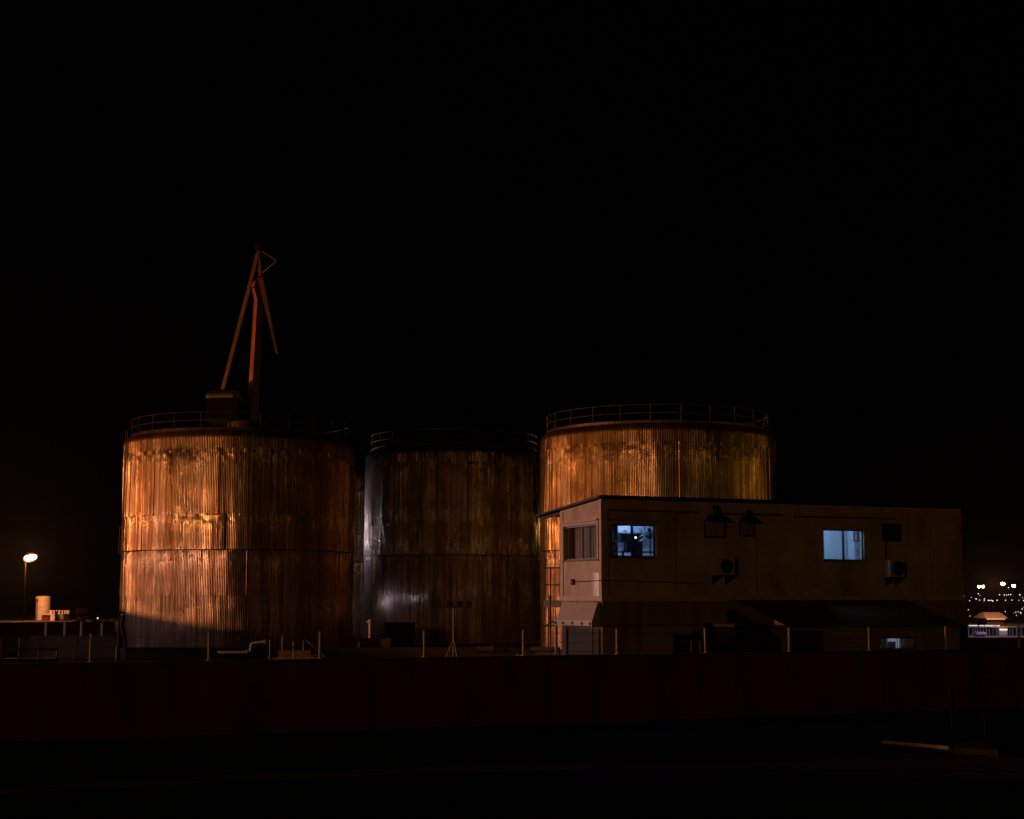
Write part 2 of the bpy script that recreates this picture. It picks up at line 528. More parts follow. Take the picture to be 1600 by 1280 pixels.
pus = [wall_u(x) for x in (-270, -54, 142, 327, 500, 663, 818, 964, 1102, 1233, 1358, 1478, 1592, 1702)]
for pu_ in pus:
    lean = random.uniform(-0.012, 0.012)
    x0 = pu_ + SPAN * 2
    pb = MB()
    pb.tube([(x0, 0, 0), (x0 + lean, lean, PH - 0.02)], 0.031, 10)
    pb.tube([(x0 + lean, lean, PH - 0.02), (x0 + lean, lean, PH)], 0.039, 10, r1=0.02)
    pb.box((x0 - 0.06, -0.06, 0), (x0 + 0.06, 0.06, 0.012))
    pb.build('post', M['post'], fn, local=True, smooth=True)
for z in (0.12, 0.36, 0.62):
    wb = MB()
    pts = []
    for a_, c_ in zip(pus[:-1], pus[1:]):
        for q_ in range(8):
            t = q_ / 8
            pts.append((a_ + (c_ - a_) * t + SPAN * 2, 0.041, z - 0.03 * math.sin(PI * t)))
    pts.append((pus[-1] + SPAN * 2, 0.041, z))
    wb.tube(pts, 0.004, 4)
    wb.build('wire', M['rail'], fn, local=True)

# three thin posts on the island at the right
lampposts = [(1490, 1163, 1080, 'thin pale marker post at the edge of the white kerbed traffic island', 0.05),
             (1541, 1166, 1088, 'dim marker post standing right of the pale one on the traffic island', 0.045),
             (1592, 1132, 1094, 'farthest and shortest marker post of the three beside the traffic island', 0.04)]
for (px, yb, yt, lab, rr) in lampposts:
    p = on_z(px, yb, 0.13)
    z1 = at(px, yt, p.y).z
    t = thing('marker_post', (p.x, p.y, 0.12), 0, lab, 'post', 'marker posts by the traffic island')
    b = MB(); b.tube([(0, 0, 0), (0, 0, z1 - 0.12)], rr, 10); b.tube([(0, 0, z1 - 0.12), (0, 0, z1 - 0.10)], rr * 1.15, 10)
    b.build('shaft', M['hose'], t, local=True, smooth=True)
    b = MB(); b.tube([(0, 0, 0), (0, 0, 0.05)], rr * 2, 10)
    b.build('base', M['concrete'], t, local=True)

# ------------------------------------------------------------------ storage tanks
def lattice(nx, ny, seed):
    rs = np.random.RandomState(seed)
    return rs.rand(nx, ny) * 2 - 1


def sample(lat, u, v):            # periodic in u, clamped in v, smooth interpolation
    nx, ny = lat.shape
    iu = np.floor(u).astype(int); fu = u - iu
    iv = np.clip(np.floor(v).astype(int), 0, ny - 2); fv = np.clip(v - iv, 0, 1)
    fu = fu * fu * (3 - 2 * fu); fv = fv * fv * (3 - 2 * fv)
    a = lat[iu % nx, iv] * (1 - fu) + lat[(iu + 1) % nx, iv] * fu
    c = lat[iu % nx, iv + 1] * (1 - fu) + lat[(iu + 1) % nx, iv + 1] * fu
    return a * (1 - fv) + c * fv


def clad_mesh(name, R, bands, seed, parent, pitch=0.099, material=None, round_top=False, dent=1.0):
    nw = int(round(2 * PI * R / pitch)); nt = nw * 6
    th = np.arange(nt) / nt * 2 * PI
    rs = np.random.RandomState(seed)
    npan = int(round(2 * PI * R / 1.15))
    edges = np.sort((np.arange(npan) + rs.uniform(-0.3, 0.3, npan)) / npan)
    V, Fc = [], []
    off = 0
    lat1 = lattice(int(2 * PI * R / 1.3), 12, seed + 1)
    lat2 = lattice(int(2 * PI * R / 0.45), 40, seed + 2)
    lat3 = lattice(int(2 * PI * R / 0.22), 60, seed + 3)
    for bi, (za, zb, crumple) in enumerate(bands):
        tilt = rs.uniform(-1, 1, npan) * 0.06
        ltilt = rs.uniform(-1, 1, npan) * 0.012
        x = (th / (2 * PI)) % 1.0
        k = np.searchsorted(edges, x) % npan
        prev = edges[(k - 1) % npan]
        fr = (x - prev) % 1.0
        wid = (edges[k] - prev) % 1.0
        ptx = (0.25 if bi == 0 and za < 1 else 1.0) * tilt[k] * (fr - wid / 2) * 2 * PI * R
        zs = list(np.arange(za, zb - 1.0, 0.22)) if zb - za > 1.2 else []
        zs += list(np.linspace(max(za, zb - 1.0), zb, 18))
        zs = np.array(sorted(set(np.round([za] + zs, 4))))
        Z, T = np.meshgrid(zs, th, indexing='ij')
        pan = ptx[None, :] + ltilt[k][None, :] * (Z - (za + zb) / 2)
        U = T / (2 * PI)
        dn = 0.022 * sample(lat1, U * lat1.shape[0], Z / 14 * 11) + 0.011 * sample(lat2, U * lat2.shape[0], Z / 14 * 13)
        dn += 0.0034 * sample(lat3, U * lat3.shape[0], Z / 14 * 36)
        top = np.exp(-(zb - Z) / 0.42)
        cr = crumple * top * (0.006 + 0.009 * sample(lat2, U * lat2.shape[0] + 7.3, Z * 0 + bi + 3.0) + 0.02 * sample(lat3, U * lat3.shape[0], Z / 14 * 58))
        rib = (np.arange(nt) // 6) % nw
        ramp = (0.0112 * (1 + 0.35 * rs.uniform(-1, 1, nw)))[rib][None, :]
        bow = (0.012 * (1 + 0.6 * rs.uniform(-1, 1, npan)))[k][None, :] * ((zb - Z) / max(1.6, zb - za)) ** 2
        r = R + ramp * np.cos(nw * T) + bow * min(1, (zb - za) / 2) + pan + dn * dent - cr + 0.003 * (bi % 2)
        if round_top and bi == len(bands) - 1:
            q = np.clip((Z - (zb - 0.42)) / 0.42, 0, 1)
            r = r - 0.24 * q ** 2.2
        V.append(np.stack([r * np.cos(T), r * np.sin(T), Z], -1).reshape(-1, 3))
        n, m_ = Z.shape
        i = np.arange(n - 1)[:, None] * m_ + np.arange(m_)[None, :]
        j = np.arange(n - 1)[:, None] * m_ + (np.arange(m_)[None, :] + 1) % m_
        Fc.append(np.stack([i, j, j + m_, i + m_], -1).reshape(-1, 4) + off)
        off += n * m_
    V = np.concatenate(V).astype(np.float32); Fc = np.concatenate(Fc).astype(np.int32)
    me = bpy.data.meshes.new(name)
    me.vertices.add(len(V)); me.vertices.foreach_set('co', V.ravel())
    me.loops.add(Fc.size); me.loops.foreach_set('vertex_index', Fc.ravel())
    me.polygons.add(len(Fc))
    me.polygons.foreach_set('loop_start', np.arange(len(Fc), dtype=np.int32) * 4)
    me.polygons.foreach_set('use_smooth', np.ones(len(Fc), bool))
    me.update(calc_edges=True)
    me.materials.append(material or M['clad'])
    return link_mesh(name, me, parent)


TANK_TOP = HC + 9.66
SEAM = HC + 2.77


def tank(px, D, R, label, seed, posts=24, rm=None, phase=0.0, zb=0.62, seam=SEAM, ztop=TANK_TOP, rail=True, m1=None, m2=None):
    X = (px - 800) / F * D * 1.0
    t = thing('storage_tank', (X, D, 0), 0, label, 'storage tank', 'round storage tanks in corrugated cladding')
    b = MB(); b.lathe((0, 0, 0), [(R + 0.35, 0), (R + 0.35, zb - 0.02), (R - 0.1, zb)], 64)
    b.build('foundation', M['concrete'], t, local=True)
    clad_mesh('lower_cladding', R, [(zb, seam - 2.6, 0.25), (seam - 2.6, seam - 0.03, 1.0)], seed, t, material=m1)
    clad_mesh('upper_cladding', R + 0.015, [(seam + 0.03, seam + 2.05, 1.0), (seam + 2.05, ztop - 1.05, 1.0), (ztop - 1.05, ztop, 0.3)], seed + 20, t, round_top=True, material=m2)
    b = MB(); b.lathe((0, 0, 0), [(R - 0.06, seam - 0.06), (R - 0.035, seam - 0.06), (R - 0.035, seam + 0.06), (R - 0.06, seam + 0.06)], 96, close=False)
    b.build('seam_ring', M['dark'], t, local=True, smooth=True)
    b = MB(); b.lathe((0, 0, 0), [(R - 0.36, ztop - 0.2), (R - 0.24, ztop - 0.04), (R - 0.24, ztop + 0.03), (R * 0.5, ztop + 0.28), (0.3, ztop + 0.42), (0.3, ztop + 0.8), (0.01, ztop + 0.85)], 96, close=False)
    b.build('roof', M['dark'], t, local=True, smooth=True)
    if rail:
        rr = R - 0.36
        b = MB()
        n = posts * 4
        for (z0, z1) in ((ztop + 0.05, ztop + 0.20),):
            b.lathe((0, 0, 0), [(rr + 0.015, z0), (rr + 0.015, z1), (rr - 0.005, z1), (rr - 0.005, z0)], 96, close=False)
        b.build('toe_plate', (rm or M['rail']), t, local=True, smooth=True)
        for (nm, z) in (('top_rail', ztop + 1.10), ('middle_rail', ztop + 0.62)):
            b = MB()
            ring = [(math.cos(2 * PI * i / 96) * rr, math.sin(2 * PI * i / 96) * rr, z) for i in range(97)]
            b.tube(ring, 0.030, 6, cap=False)
            b.build(nm, (rm or M['rail']), t, local=True, smooth=True)
        for k in range(posts):
            a = 2 * PI * (k + phase) / posts
            b = MB()
            b.tube([(math.cos(a) * rr, math.sin(a) * rr, ztop - 0.02), (math.cos(a) * rr, math.sin(a) * rr, ztop + 1.10)], 0.032, 6)
            b.build('rail_post', (rm or M['rail']), t, local=True, smooth=True)
    return t


T1 = tank(374.6, 95.2, 7.03, 'amber lit storage tank with the orange harbour crane rising behind it', 11, phase=0.3, rm=M['rail_shaded'], m1=M['clad_low'])
T2 = tank(709.0, 105.0, 6.02, 'dark grey storage tank standing between the two amber lit ones', 23, phase=0.1, ztop=TANK_TOP + .2, rm=M['rail_shaded'], m1=M['clad_grey'], m2=M['clad_grey'])
T3 = tank(1027.0, 93.1, 7.06, 'amber lit storage tank rising behind the two storey site building', 37, phase=0.45, ztop=TANK_TOP + .17, m1=M['clad_low'], m2=M['clad_gold'])
T4 = tank(528.0, 122.0, 5.2, 'far storage tank seen only as a strip between two nearer tanks', 51, rail=False)


# writing on the first tank, low on its shell
def tank_text(body, tk, R, pxc, pyc, hgt):
    cu = bpy.data.curves.new('txt', 'FONT')
    cu.body = body; cu.size = hgt / 0.7; cu.align_x = 'CENTER'; cu.extrude = 0.004
    tmp = bpy.data.objects.new('txt', cu); COL.objects.link(tmp)
    dg = bpy.context.evaluated_depsgraph_get()
    me = bpy.data.meshes.new_from_object(tmp.evaluated_get(dg))
    bpy.data.objects.remove(tmp)
    me.name = 'number_marking'
    c = world(tk).translation
    p = at(pxc, pyc, c.y - R)
    a0 = math.asin((p.x - c.x) / R)
    p = at(pxc, pyc, c.y - R * math.cos(a0))
    for v in me.vertices:
        x, y, z = v.co
        a = a0 + x / R
        r = R + 0.055 + z
        v.co = (math.sin(a) * r, -math.cos(a) * r, p.z + y)
    me.materials.append(M['ink'])
    return link_mesh('number_marking', me, tk)


tank_text('74', T1, 7.03, 362, 992, 0.30)

# side ladder with a small cage on the left edge of the first tank
def ladder(tk, R, ang, z0, z1, cage):
    ca, sa = math.sin(ang), -math.cos(ang)
    rad, tan = Vector((ca, sa, 0)), Vector((-sa, ca, 0))
    def q(r, s, z): return rad * (R + r) + tan * s + Vector((0, 0, z))
    lad = MB()
    for s in (-0.22, 0.22):
        lad.tube([q(0.22, s, z0), q(0.22, s, z1)], 0.025, 6)
    for i in range(int((z1 - z0) / 0.3)):
        lad.tube([q(0.22, -0.22, z0 + 0.3 * i), q(0.22, 0.22, z0 + 0.3 * i)], 0.012, 5)
    o = lad.build('ladder', M['rail'], tk, local=True)
    for i in range(5):
        z = z0 + 0.6 + i * (z1 - z0 - 1.2) / 4
        for s_ in (-0.22, 0.22):
            bb = MB()
            bb.tube([q(-0.05, s_, z), q(0.22, s_, z)], 0.02, 5)
            bb.build('bracket', M['rail'], o, local=True)
    cb = MB()
    for z in cage:
        cb.tube([q(0.0, -0.42, z), q(0.36, -0.42, z), q(0.36, 0.42, z), q(0.0, 0.42, z)], 0.025, 6)
    for s in (-0.42, 0.42):
        cb.tube([q(0.36, s, cage[0]), q(0.36, s, cage[-1])], 0.022, 6)
    cb.build('landing_cage', M['rail'], o, local=True)


ladder(T1, 7.03, R_(-93), 0.7, TANK_TOP + 0.8, [HC + 2.75, HC + 3.5, HC + 4.35])
ladder(T3, 7.06, R_(112), 0.7, TANK_TOP + 0.8, [HC + 2.75, HC + 3.5, HC + 4.35])

# low bund wall in front of the tanks
def bund(name, pA, pB, thick, z, label, m=None, mc=None):
    pA, pB = Vector((pA.x, pA.y, 0)), Vector((pB.x, pB.y, 0))
    d = pB - pA
    t = thing(name, pA, math.atan2(d.y, d.x), label, 'wall')
    b = MB(); b.box((0, 0, 0), (d.length, thick, z - 0.06)); b.build('wall_body', m or M['concrete'], t, local=True)
    b = MB(); b.box((-0.04, -0.04, z - 0.06), (d.length + 0.04, thick + 0.04, z)); b.build('coping', mc or M['coping'], t, local=True)
    return t


bA, bB = at(196, 1012, 84.5), at(836, 1012, 84.5)
bund('bund_wall', bA, bB, 0.3, bA.z, 'low concrete bund wall along the foot of the storage tanks')
cA, cB = at(-90, 973, 96), at(180, 972, 100)
bund('retaining_wall', cA, cB, 0.35, cA.z, 'stained concrete retaining wall below the small far tanks', mc=M['pipe_dark'])

rw_ = bpy.data.objects['retaining_wall']
b = MB(); p_, q_ = at(-90, 994, 91), at(184, 993.5, 91)
b.box((p_.x, 91, 0), (q_.x, 95.6, p_.z)); b.build('lower_ledge', M['concrete'], rw_)

# ------------------------------------------------------------------ site building
DB = 49.0
c0 = at(941, 934, DB)
B0 = Vector((c0.x, c0.y, 0))
BANG = R_(22.8)
FU = Vector((math.cos(BANG), math.sin(BANG), 0))
FV = Vector((-math.sin(BANG), math.cos(BANG), 0))


def fl(px, py, v=0.0):            # pixel on the plane parallel to the front, v behind it -> u, z
    p = on_plane(px, py, B0 + FV * v, FV) - B0
    return p.dot(FU), p.z


def el(px, py, u=0.0):            # pixel on the end face plane -> v, z
    p = on_plane(px, py, B0 + FU * u, FU) - B0
    return p.dot(FV), p.z


BL = fl(1503, 850)[0]
BW = el(876, 850)[0]
ZF = fl(941, 779)[1]
ZB = el(876, 798)[1]
ZFLOOR = HC + 0.02
site = thing('site_building', B0, BANG, 'two storey plastered site office with blue lit upper windows and a tilted sheet roof', 'building')


def holed(name, m, parent, axis, u0, u1, zbot, ztop_fn, th, holes, off=0.0, sgn=1):
    """wall with real openings; axis 'u' lies in y=off..off+th, axis 'v' in x=off..off+th (local)"""
    us = sorted(set([u0, u1] + [h[0] for h in holes] + [h[1] for h in holes]))
    zs = sorted(set([zbot] + [h[2] for h in holes] + [h[3] for h in holes])) + ['top']
    b = MB()
    def P(u, z, d):
        zz = ztop_fn(u) if z == 'top' else z
        return (u, off + d, zz) if axis == 'u' else (off + d, u, zz)
    def solid(i, j):
        if i < 0 or j < 0 or i >= len(us) - 1 or j >= len(zs) - 1: return False
        uc = (us[i] + us[i + 1]) / 2
        if zs[j + 1] == 'top': return True
        zc = (zs[j] + zs[j + 1]) / 2
        return not any(h[0] < uc < h[1] and h[2] < zc < h[3] for h in holes)
    for i in range(len(us) - 1):
        for j in range(len(zs) - 1):
            if not solid(i, j): continue
            a, c = us[i], us[i + 1]; z0, z1 = zs[j], zs[j + 1]
            b.add([P(a, z0, 0), P(c, z0, 0), P(c, z1, 0), P(a, z1, 0)], [(0, 1, 2, 3)])
            b.add([P(a, z0, th), P(c, z0, th), P(c, z1, th), P(a, z1, th)], [(3, 2, 1, 0)])
            if not solid(i - 1, j): b.add([P(a, z0, 0), P(a, z1, 0), P(a, z1, th), P(a, z0, th)], [(0, 1, 2, 3)])
            if not solid(i + 1, j): b.add([P(c, z0, 0), P(c, z0, th), P(c, z1, th), P(c, z1, 0)], [(0, 1, 2, 3)])
            if not solid(i, j - 1): b.add([P(a, z0, 0), P(a, z0, th), P(c, z0, th), P(c, z0, 0)], [(0, 1, 2, 3)])
            if not solid(i, j + 1): b.add([P(a, z1, 0), P(c, z1, 0), P(c, z1, th), P(a, z1, th)], [(0, 1, 2, 3)])
    me_o = b.build(name, m, parent, local=True)
    bm = bmesh.new(); bm.from_mesh(me_o.data)
    bmesh.ops.remove_doubles(bm, verts=bm.verts, dist=0.0005)
    bmesh.ops.recalc_face_normals(bm, faces=bm.faces)
    bm.to_mesh(me_o.data); bm.free()
    return me_o


TH = 0.2
w1 = (*[fl(x, 845)[0] for x in (953.5, 1025.5)], fl(985, 870.5)[1], fl(985, 819.5)[1])
w2 = (*[fl(x, 850)[0] for x in (1287, 1350)], fl(1318, 876)[1], fl(1318, 827.5)[1])
we = (el(933.5, 845)[0], el(881, 845)[0], el(907, 875)[1], el(907, 821)[1])
ztop = lambda u: ZF - 0.02
holed('front_wall', M['plaster'], site, 'u', 0, BL, ZFLOOR + 0.06, ztop, TH, [w1, w2])
zend = lambda v: ZF - 0.02 + (ZB - ZF) * v / BW
holed('end_wall', M['plaster'], site, 'v', TH + 0.002, BW, ZFLOOR + 0.06, zend, TH, [we])
b = MB()
b.hexa([(BL - TH, TH + .002, ZFLOOR + .06), (BL, TH + .002, ZFLOOR + .06), (BL, BW, ZFLOOR + .06), (BL - TH, BW, ZFLOOR + .06)],
       [(BL - TH, TH + .002, ZF - .03), (BL, TH + .002, ZF - .03), (BL, BW, ZB - .03), (BL - TH, BW, ZB - .03)])
b.box((TH + .002, BW - TH, ZFLOOR + .06), (BL - TH - .002, BW - .002, ZB - .03))
b.build('rear_wall', M['plaster'], site, local=True)
b = MB()
b.box((-0.03, -0.03, ZFLOOR - 0.10), (BL + 0.03, BW + 0.02, ZFLOOR + 0.058))
b.build('floor_band', M['trim'], site, local=True)
# lower storey, slightly proud at the right end
BL2 = fl(1513.5, 1000)[0]
b = MB()
b.box((0.02, 0.02, 0), (BL2, BW - 0.02, ZFLOOR - 0.103))
low = b.build('lower_wall', M['plaster_low'], site, local=True)
# mono-pitch roof
slope = (ZB - ZF) / BW
vb = 4.95
b = MB()
zz = lambda v: ZF + 0.012 + slope * v
b.hexa([(-.16, -.12, zz(-.12)), (BL + .1, -.12, zz(-.12)), (BL + .1, vb, zz(vb)), (-.16, vb, zz(vb))],
       [(-.16, -.12, zz(-.12) + .07), (BL + .1, -.12, zz(-.12) + .07), (BL + .1, vb, zz(vb) + .05), (-.16, vb, zz(vb) + .05)])
roof = b.build('roof', M['roofmetal'], site, local=True)
b = MB(); nrib = 90; vs = []
for k in range(nrib * 2 + 1):
    u = -.12 + (BL + .18) * k / (nrib * 2); h_ = .071 + (.022 if k % 2 else .0)
    vs += [(u, -.135, zz(-.12) + h_), (u, -.05, zz(-.05) + h_), (u, -.135, zz(-.12) + .03)]
b.add(vs, [q for k in range(nrib * 2) for q in ((3 * k, 3 * k + 3, 3 * k + 4, 3 * k + 1), (3 * k, 3 * k + 2, 3 * k + 5, 3 * k + 3))])
b.build('roof_edge', M['roofmetal'], roof, local=True)
for u in np.linspace(0.1, BL - 0.2, 8):
    b = MB(); b.hexa([(u, BW, zz(BW) - .12), (u + .06, BW, zz(BW) - .12), (u + .06, vb - .1, zz(vb) - .09), (u, vb - .1, zz(vb) - .09)],
           [(u, BW, zz(BW) - .003), (u + .06, BW, zz(BW) - .003), (u + .06, vb - .1, zz(vb - .1) - .003), (u, vb - .1, zz(vb - .1) - .003)])
    b.build('rafter', M['dark'], roof, local=True)


def window(h, axis, mull, lab=None, depth=0.10, fw=0.045, sill=True, hood=True, fm=None):
    u0, u1, z0, z1 = h
    fm = fm or M['frame']
    def bx(mb, a0, a1, d0, d1, zz0, zz1):
        if axis == 'u': mb.box((a0, d0, zz0), (a1, d1, zz1))
        else: mb.box((d0, a0, zz0), (d1, a1, zz1))
    f = MB()
    e = 0.002
    bx(f, u0 + e, u1 - e, depth, depth + .05, z0 + e, z0 + fw)
    bx(f, u0 + e, u1 - e, depth, depth + .05, z1 - fw, z1 - e)
    bx(f, u0 + e, u0 + fw, depth, depth + .05, z0 + fw, z1 - fw)
    bx(f, u1 - fw, u1 - e, depth, depth + .05, z0 + fw, z1 - fw)
    um = u0 + (u1 - u0) * mull
    bx(f, um - fw * .6, um + fw * .6, depth - .004, depth + .054, z0 + fw, z1 - fw)
    o = f.build('window', fm, site, local=True)
    g = MB()
    bx(g, u0 + fw, um - fw * .6, depth + .02, depth + .024, z0 + fw, z1 - fw)
    g.build('pane', M['glass'], o, local=True)
    g = MB()
    bx(g, um + fw * .6, u1 - fw, depth + .02, depth + .024, z0 + fw, z1 - fw)
    g.build('pane', M['glass'], o, local=True)
    if sill:
        s_ = MB(); bx(s_, u0 - .07, u1 + .07, -.07, depth - .003, z0 - .05, z0 - .003)
        s_.build('sill', M['plaster_low'], o, local=True)
    if hood:
        s_ = MB(); bx(s_, u0 - .09, u1 + .09, -.09, -.002, z1 + .10, z1 + .16)
        s_.build('lintel', M['trim'] if axis == 'v' else M['plaster_low'], o, local=True)
    return o


W1 = window(w1, 'u', 0.50, depth=0.09, fm=M['dark'])
W2 = window(w2, 'u', 0.51, depth=0.05, fm=M['dark'], hood=False)
WE = window(we, 'v', 0.50, depth=0.06, fw=0.05)
# outer trim of the end window
u0, u1, z0, z1 = we
b = MB()
b.box((-.03, u0 - .09, z0 - .06), (-.002, u0 - .003, z1 + .09)); b.box((-.03, u1 + .003, z0 - .06), (-.002, u1 + .09, z1 + .09))
b.box((-.03, u0 - .003, z1 + .003), (-.002, u1 + .003, z1 + .09))
b.build('window_trim', M['trim'], WE, local=True)
# vertical trim boards at the end face edges
b = MB(); b.box((-.025, 0.0, ZFLOOR + .062), (-.002, .13, ZF - .06)); b.build('corner_board', M['trim'], site, local=True)
b = MB(); b.box((-.025, BW - .22, ZFLOOR + .062), (-.002, BW, ZB - .06)); b.build('corner_board', M['trim'], site, local=True)
# glossy plate, junction box and conduit on the end face
v0, v1 = el(936, 905)[0], el(921, 905)[0]
za, zb_ = el(928, 932)[1], el(928, 895)[1]
b = MB(); n_ = 12; vs = []
for i in range(n_ + 1):
    t_ = i / n_; v = v0 + (v1 - v0) * t_; x = -.006 - .026 * math.sin(PI * t_)
    vs += [(x, v, za), (x, v, zb_), (-.002, v, za), (-.002, v, zb_)]
b.add(vs, [q for i in range(n_) for q in ((4 * i, 4 * i + 4, 4 * i + 5, 4 * i + 1), (4 * i + 2, 4 * i + 3, 4 * i + 7, 4 * i + 6), (4 * i + 1, 4 * i + 5, 4 * i + 7, 4 * i + 3), (4 * i, 4 * i + 2, 4 * i + 6, 4 * i + 4))] + [(0, 1, 3, 2), (4 * n_, 4 * n_ + 2, 4 * n_ + 3, 4 * n_ + 1)])
b.build('cover_plate', M['panel'], site, local=True, smooth=True)
vj, zj = el(896, 909.5)
b = MB(); b.box((-.07, vj - .09, zj - .1), (-.003, vj + .07, zj + .1)); jb = b.build('junction_box', M['dark'], site, local=True)
b = MB(); b.tube([(-.035, vj - .09, zj), (-.035, -.03, zj + .03), (.3, -.03, zj + .03), (fl(1095, 912)[0], -.03, fl(1095, 912)[1])], .014, 6)
b.build('conduit', M['dark'], jb, local=True)
# conduits on the front
b = MB()
for (xa, ya, xb, yb) in ((949, 796, 1092, 800), (1128, 801.5, 1222, 805), (1240, 806, 1398, 810)):
    ua, z_a = fl(xa, ya); ub, z_b = fl(xb, yb)
    b.box((ua, -.045, z_a - .05), (ub, -.002, z_a + .0))
b.build('cable_tray', M['rust_sheet'], site, local=True)
for (px, y0, y1) in ((949, 796, 930), (1054, 800, 908), (1180, 805, 932), (1452, 826, 932)):
    u, za = fl(px, y0); _, zb_ = fl(px, y1)
    b = MB(); b.tube([(u, -.02, za), (u, -.02, zb_)], .018, 6)
    b.build('drain_pipe', M['plaster_low'], site, local=True, smooth=True)

# hooded frames on the front wall
def hood_unit(x0, x1, yneck, yt, yh, yb, nm):
    u0, z0 = fl(x0, yb); u1, _ = fl(x1, yb); zh = fl(x0, yh)[1]; zt = fl(x0, yt)[1]; zn = fl(x0, yneck)[1]
    w = u1 - u0; c = (u0 + u1) / 2
    b = MB()
    b.hexa([(u0 - .04, -.42, zh), (u1 + .04, -.42, zh), (u1 + .04, -.002, zh), (u0 - .04, -.002, zh)],
           [(c - w * .28, -.22, zt), (c + w * .28, -.22, zt), (c + w * .28, -.002, zt), (c - w * .28, -.002, zt)])
    o = b.build('extractor_hood', M['dark'], site, local=True)
    b = MB(); b.tube([(c, -.13, zt + .002), (c, -.13, zn)], w * .16, 10); b.build('duct', M['dark'], o, local=True, smooth=True)
    b = MB()
    b.box((u0 - .02, -.035, z0 - .05), (u1 + .02, -.002, z0)); b.box((u0 - .05, -.035, z0 - .05), (u0 - .0205, -.002, zh - .004)); b.box((u1 + .0205, -.035, z0 - .05), (u1 + .06, -.002, zh - .004))
    b.build('vent_frame', M['dark'], o, local=True)
    b = MB(); b.box((u0 - .018, -.02, z0 + .002), (u1 + .018, -.002, zh - .004)); b.build('shutter', M['plaster_low'], o, local=True)


hood_unit(1102, 1131, 790, 804, 814, 838, 'a')
hood_unit(1157, 1176, 797, 806, 816, 836, 'b')


def ac_unit(x0, x1, y0, y1, label):
    u0, zt = fl(x0, y0); u1, _ = fl(x1, y0); zb_ = fl(x0, y1)[1]
    org = B0 + FU * u0 - FV * 0.42 + Vector((0, 0, zb_))
    t = thing('air_conditioner', org, BANG, label, 'air conditioner', 'outdoor cooling units on the front wall')
    w, h, d = u1 - u0, zt - zb_, 0.35
    b = MB(); b.box((0, 0, 0), (w, d, h)); b.build('casing', M['acpaint'], t, local=True)
    b = MB()
    c = Vector((w * .58, -.006, h * .5)); n = 24; r = h * .40
    b.add([c] + [c + Vector((math.cos(2 * PI * i / n) * r, 0, math.sin(2 * PI * i / n) * r)) for i in range(n)], [(0, 1 + (i + 1) % n, 1 + i) for i in range(n)])
    b.build('fan', M['dark'], t, local=True)
    b = MB()
    for k in range(1, 5):
        rr = r * k / 4
        b.tube([c + Vector((math.cos(2 * PI * i / 24) * rr, -.012, math.sin(2 * PI * i / 24) * rr)) for i in range(25)], .006, 4, cap=False)
    b.build('fan_grille', M['dark'], t, local=True)
    for x in (.08, w - .12):
        b = MB()
        b.add([(x, .0, -.004), (x, .418, -.004), (x, .418, -.30), (x + .04, .0, -.004), (x + .04, .418, -.004), (x + .04, .418, -.30)],
              [(0, 1, 2), (5, 4, 3), (0, 3, 4, 1), (1, 4, 5, 2), (2, 5, 3, 0)])
        b.build('bracket', M['dark'], t, local=True)


ac_unit(1108, 1137, 871, 899, 'grey cooling unit with a lit side panel below the larger hooded vent')
ac_unit(1379, 1401, 875, 902, 'dark cooling unit right of the bright blue window')
u0, z1 = fl(1377, 818); u1, z0 = fl(1405, 846)
b = MB(); b.box((u0, -.10, z0), (u1, -.002, z1)); sb = b.build('shutter_box', M['dark'], site, local=True)
b = MB(); b.tube([(u0 + .15, -.03, z0), (u0 + .10, -.03, fl(1379, 876)[1])], .02, 6); b.build('pipe', M['dark'], sb, local=True)

# steep metal canopy on the end face
vA, zA = el(938.5, 941); vB, _ = el(883, 941)
zC = el(905, 969)[1]
pr = 0.32
can = MB()
can.hexa([(-pr, vA - .03, zC), (-pr, vB + .03, zC), (-.034, vB, zC), (-.034, vA, zC)],
         [(-.10, vA, zA), (-.10, vB, zA), (-.034, vB, zA), (-.034, vA, zA)])
cn = can.build('canopy', M['galv'], site, local=True)
b = MB(); b.box((-pr - .03, vA - .06, zC - .17), (-.034, vB + .12, zC - .004)); fx = b.build('fascia_box', M['panel'], cn, local=True)
for t_ in (.04, .25, .5, .75, .96):
    v = vA - .06 + (vB - vA + .18) * t_
    b = MB(); b.box((-pr - .05, v - .06, zC - .14), (-pr - .032, v + .06, zC - .05)); b.build('bracket', M['dark'], fx, local=True)
b = MB(); b.box((-pr - .02, vB + .02, 0), (-pr + .05, vB + .10, zC - .172)); b.build('support_post', M['trim'], cn, local=True)
b = MB()
for k in range(9):
    z = 0.3 + k * (zC - .7) / 8
    b.box((-pr - .02, vA - .03, z), (-pr + .0, vA + .02, z + .07))
b.box((-pr + .002, vA - .03, 0), (-pr + .05, vA + .02, zC - .172))
b.build('support_post', M['plaster_low'], cn, local=True)
b = MB(); b.box((-.03, vA + .1, 0.0), (.018, vB - .02, zC - .25)); b.build('shade_panel', M['shade_brown'], site, local=True)  # made-up brown panel in place of the shade below the canopy

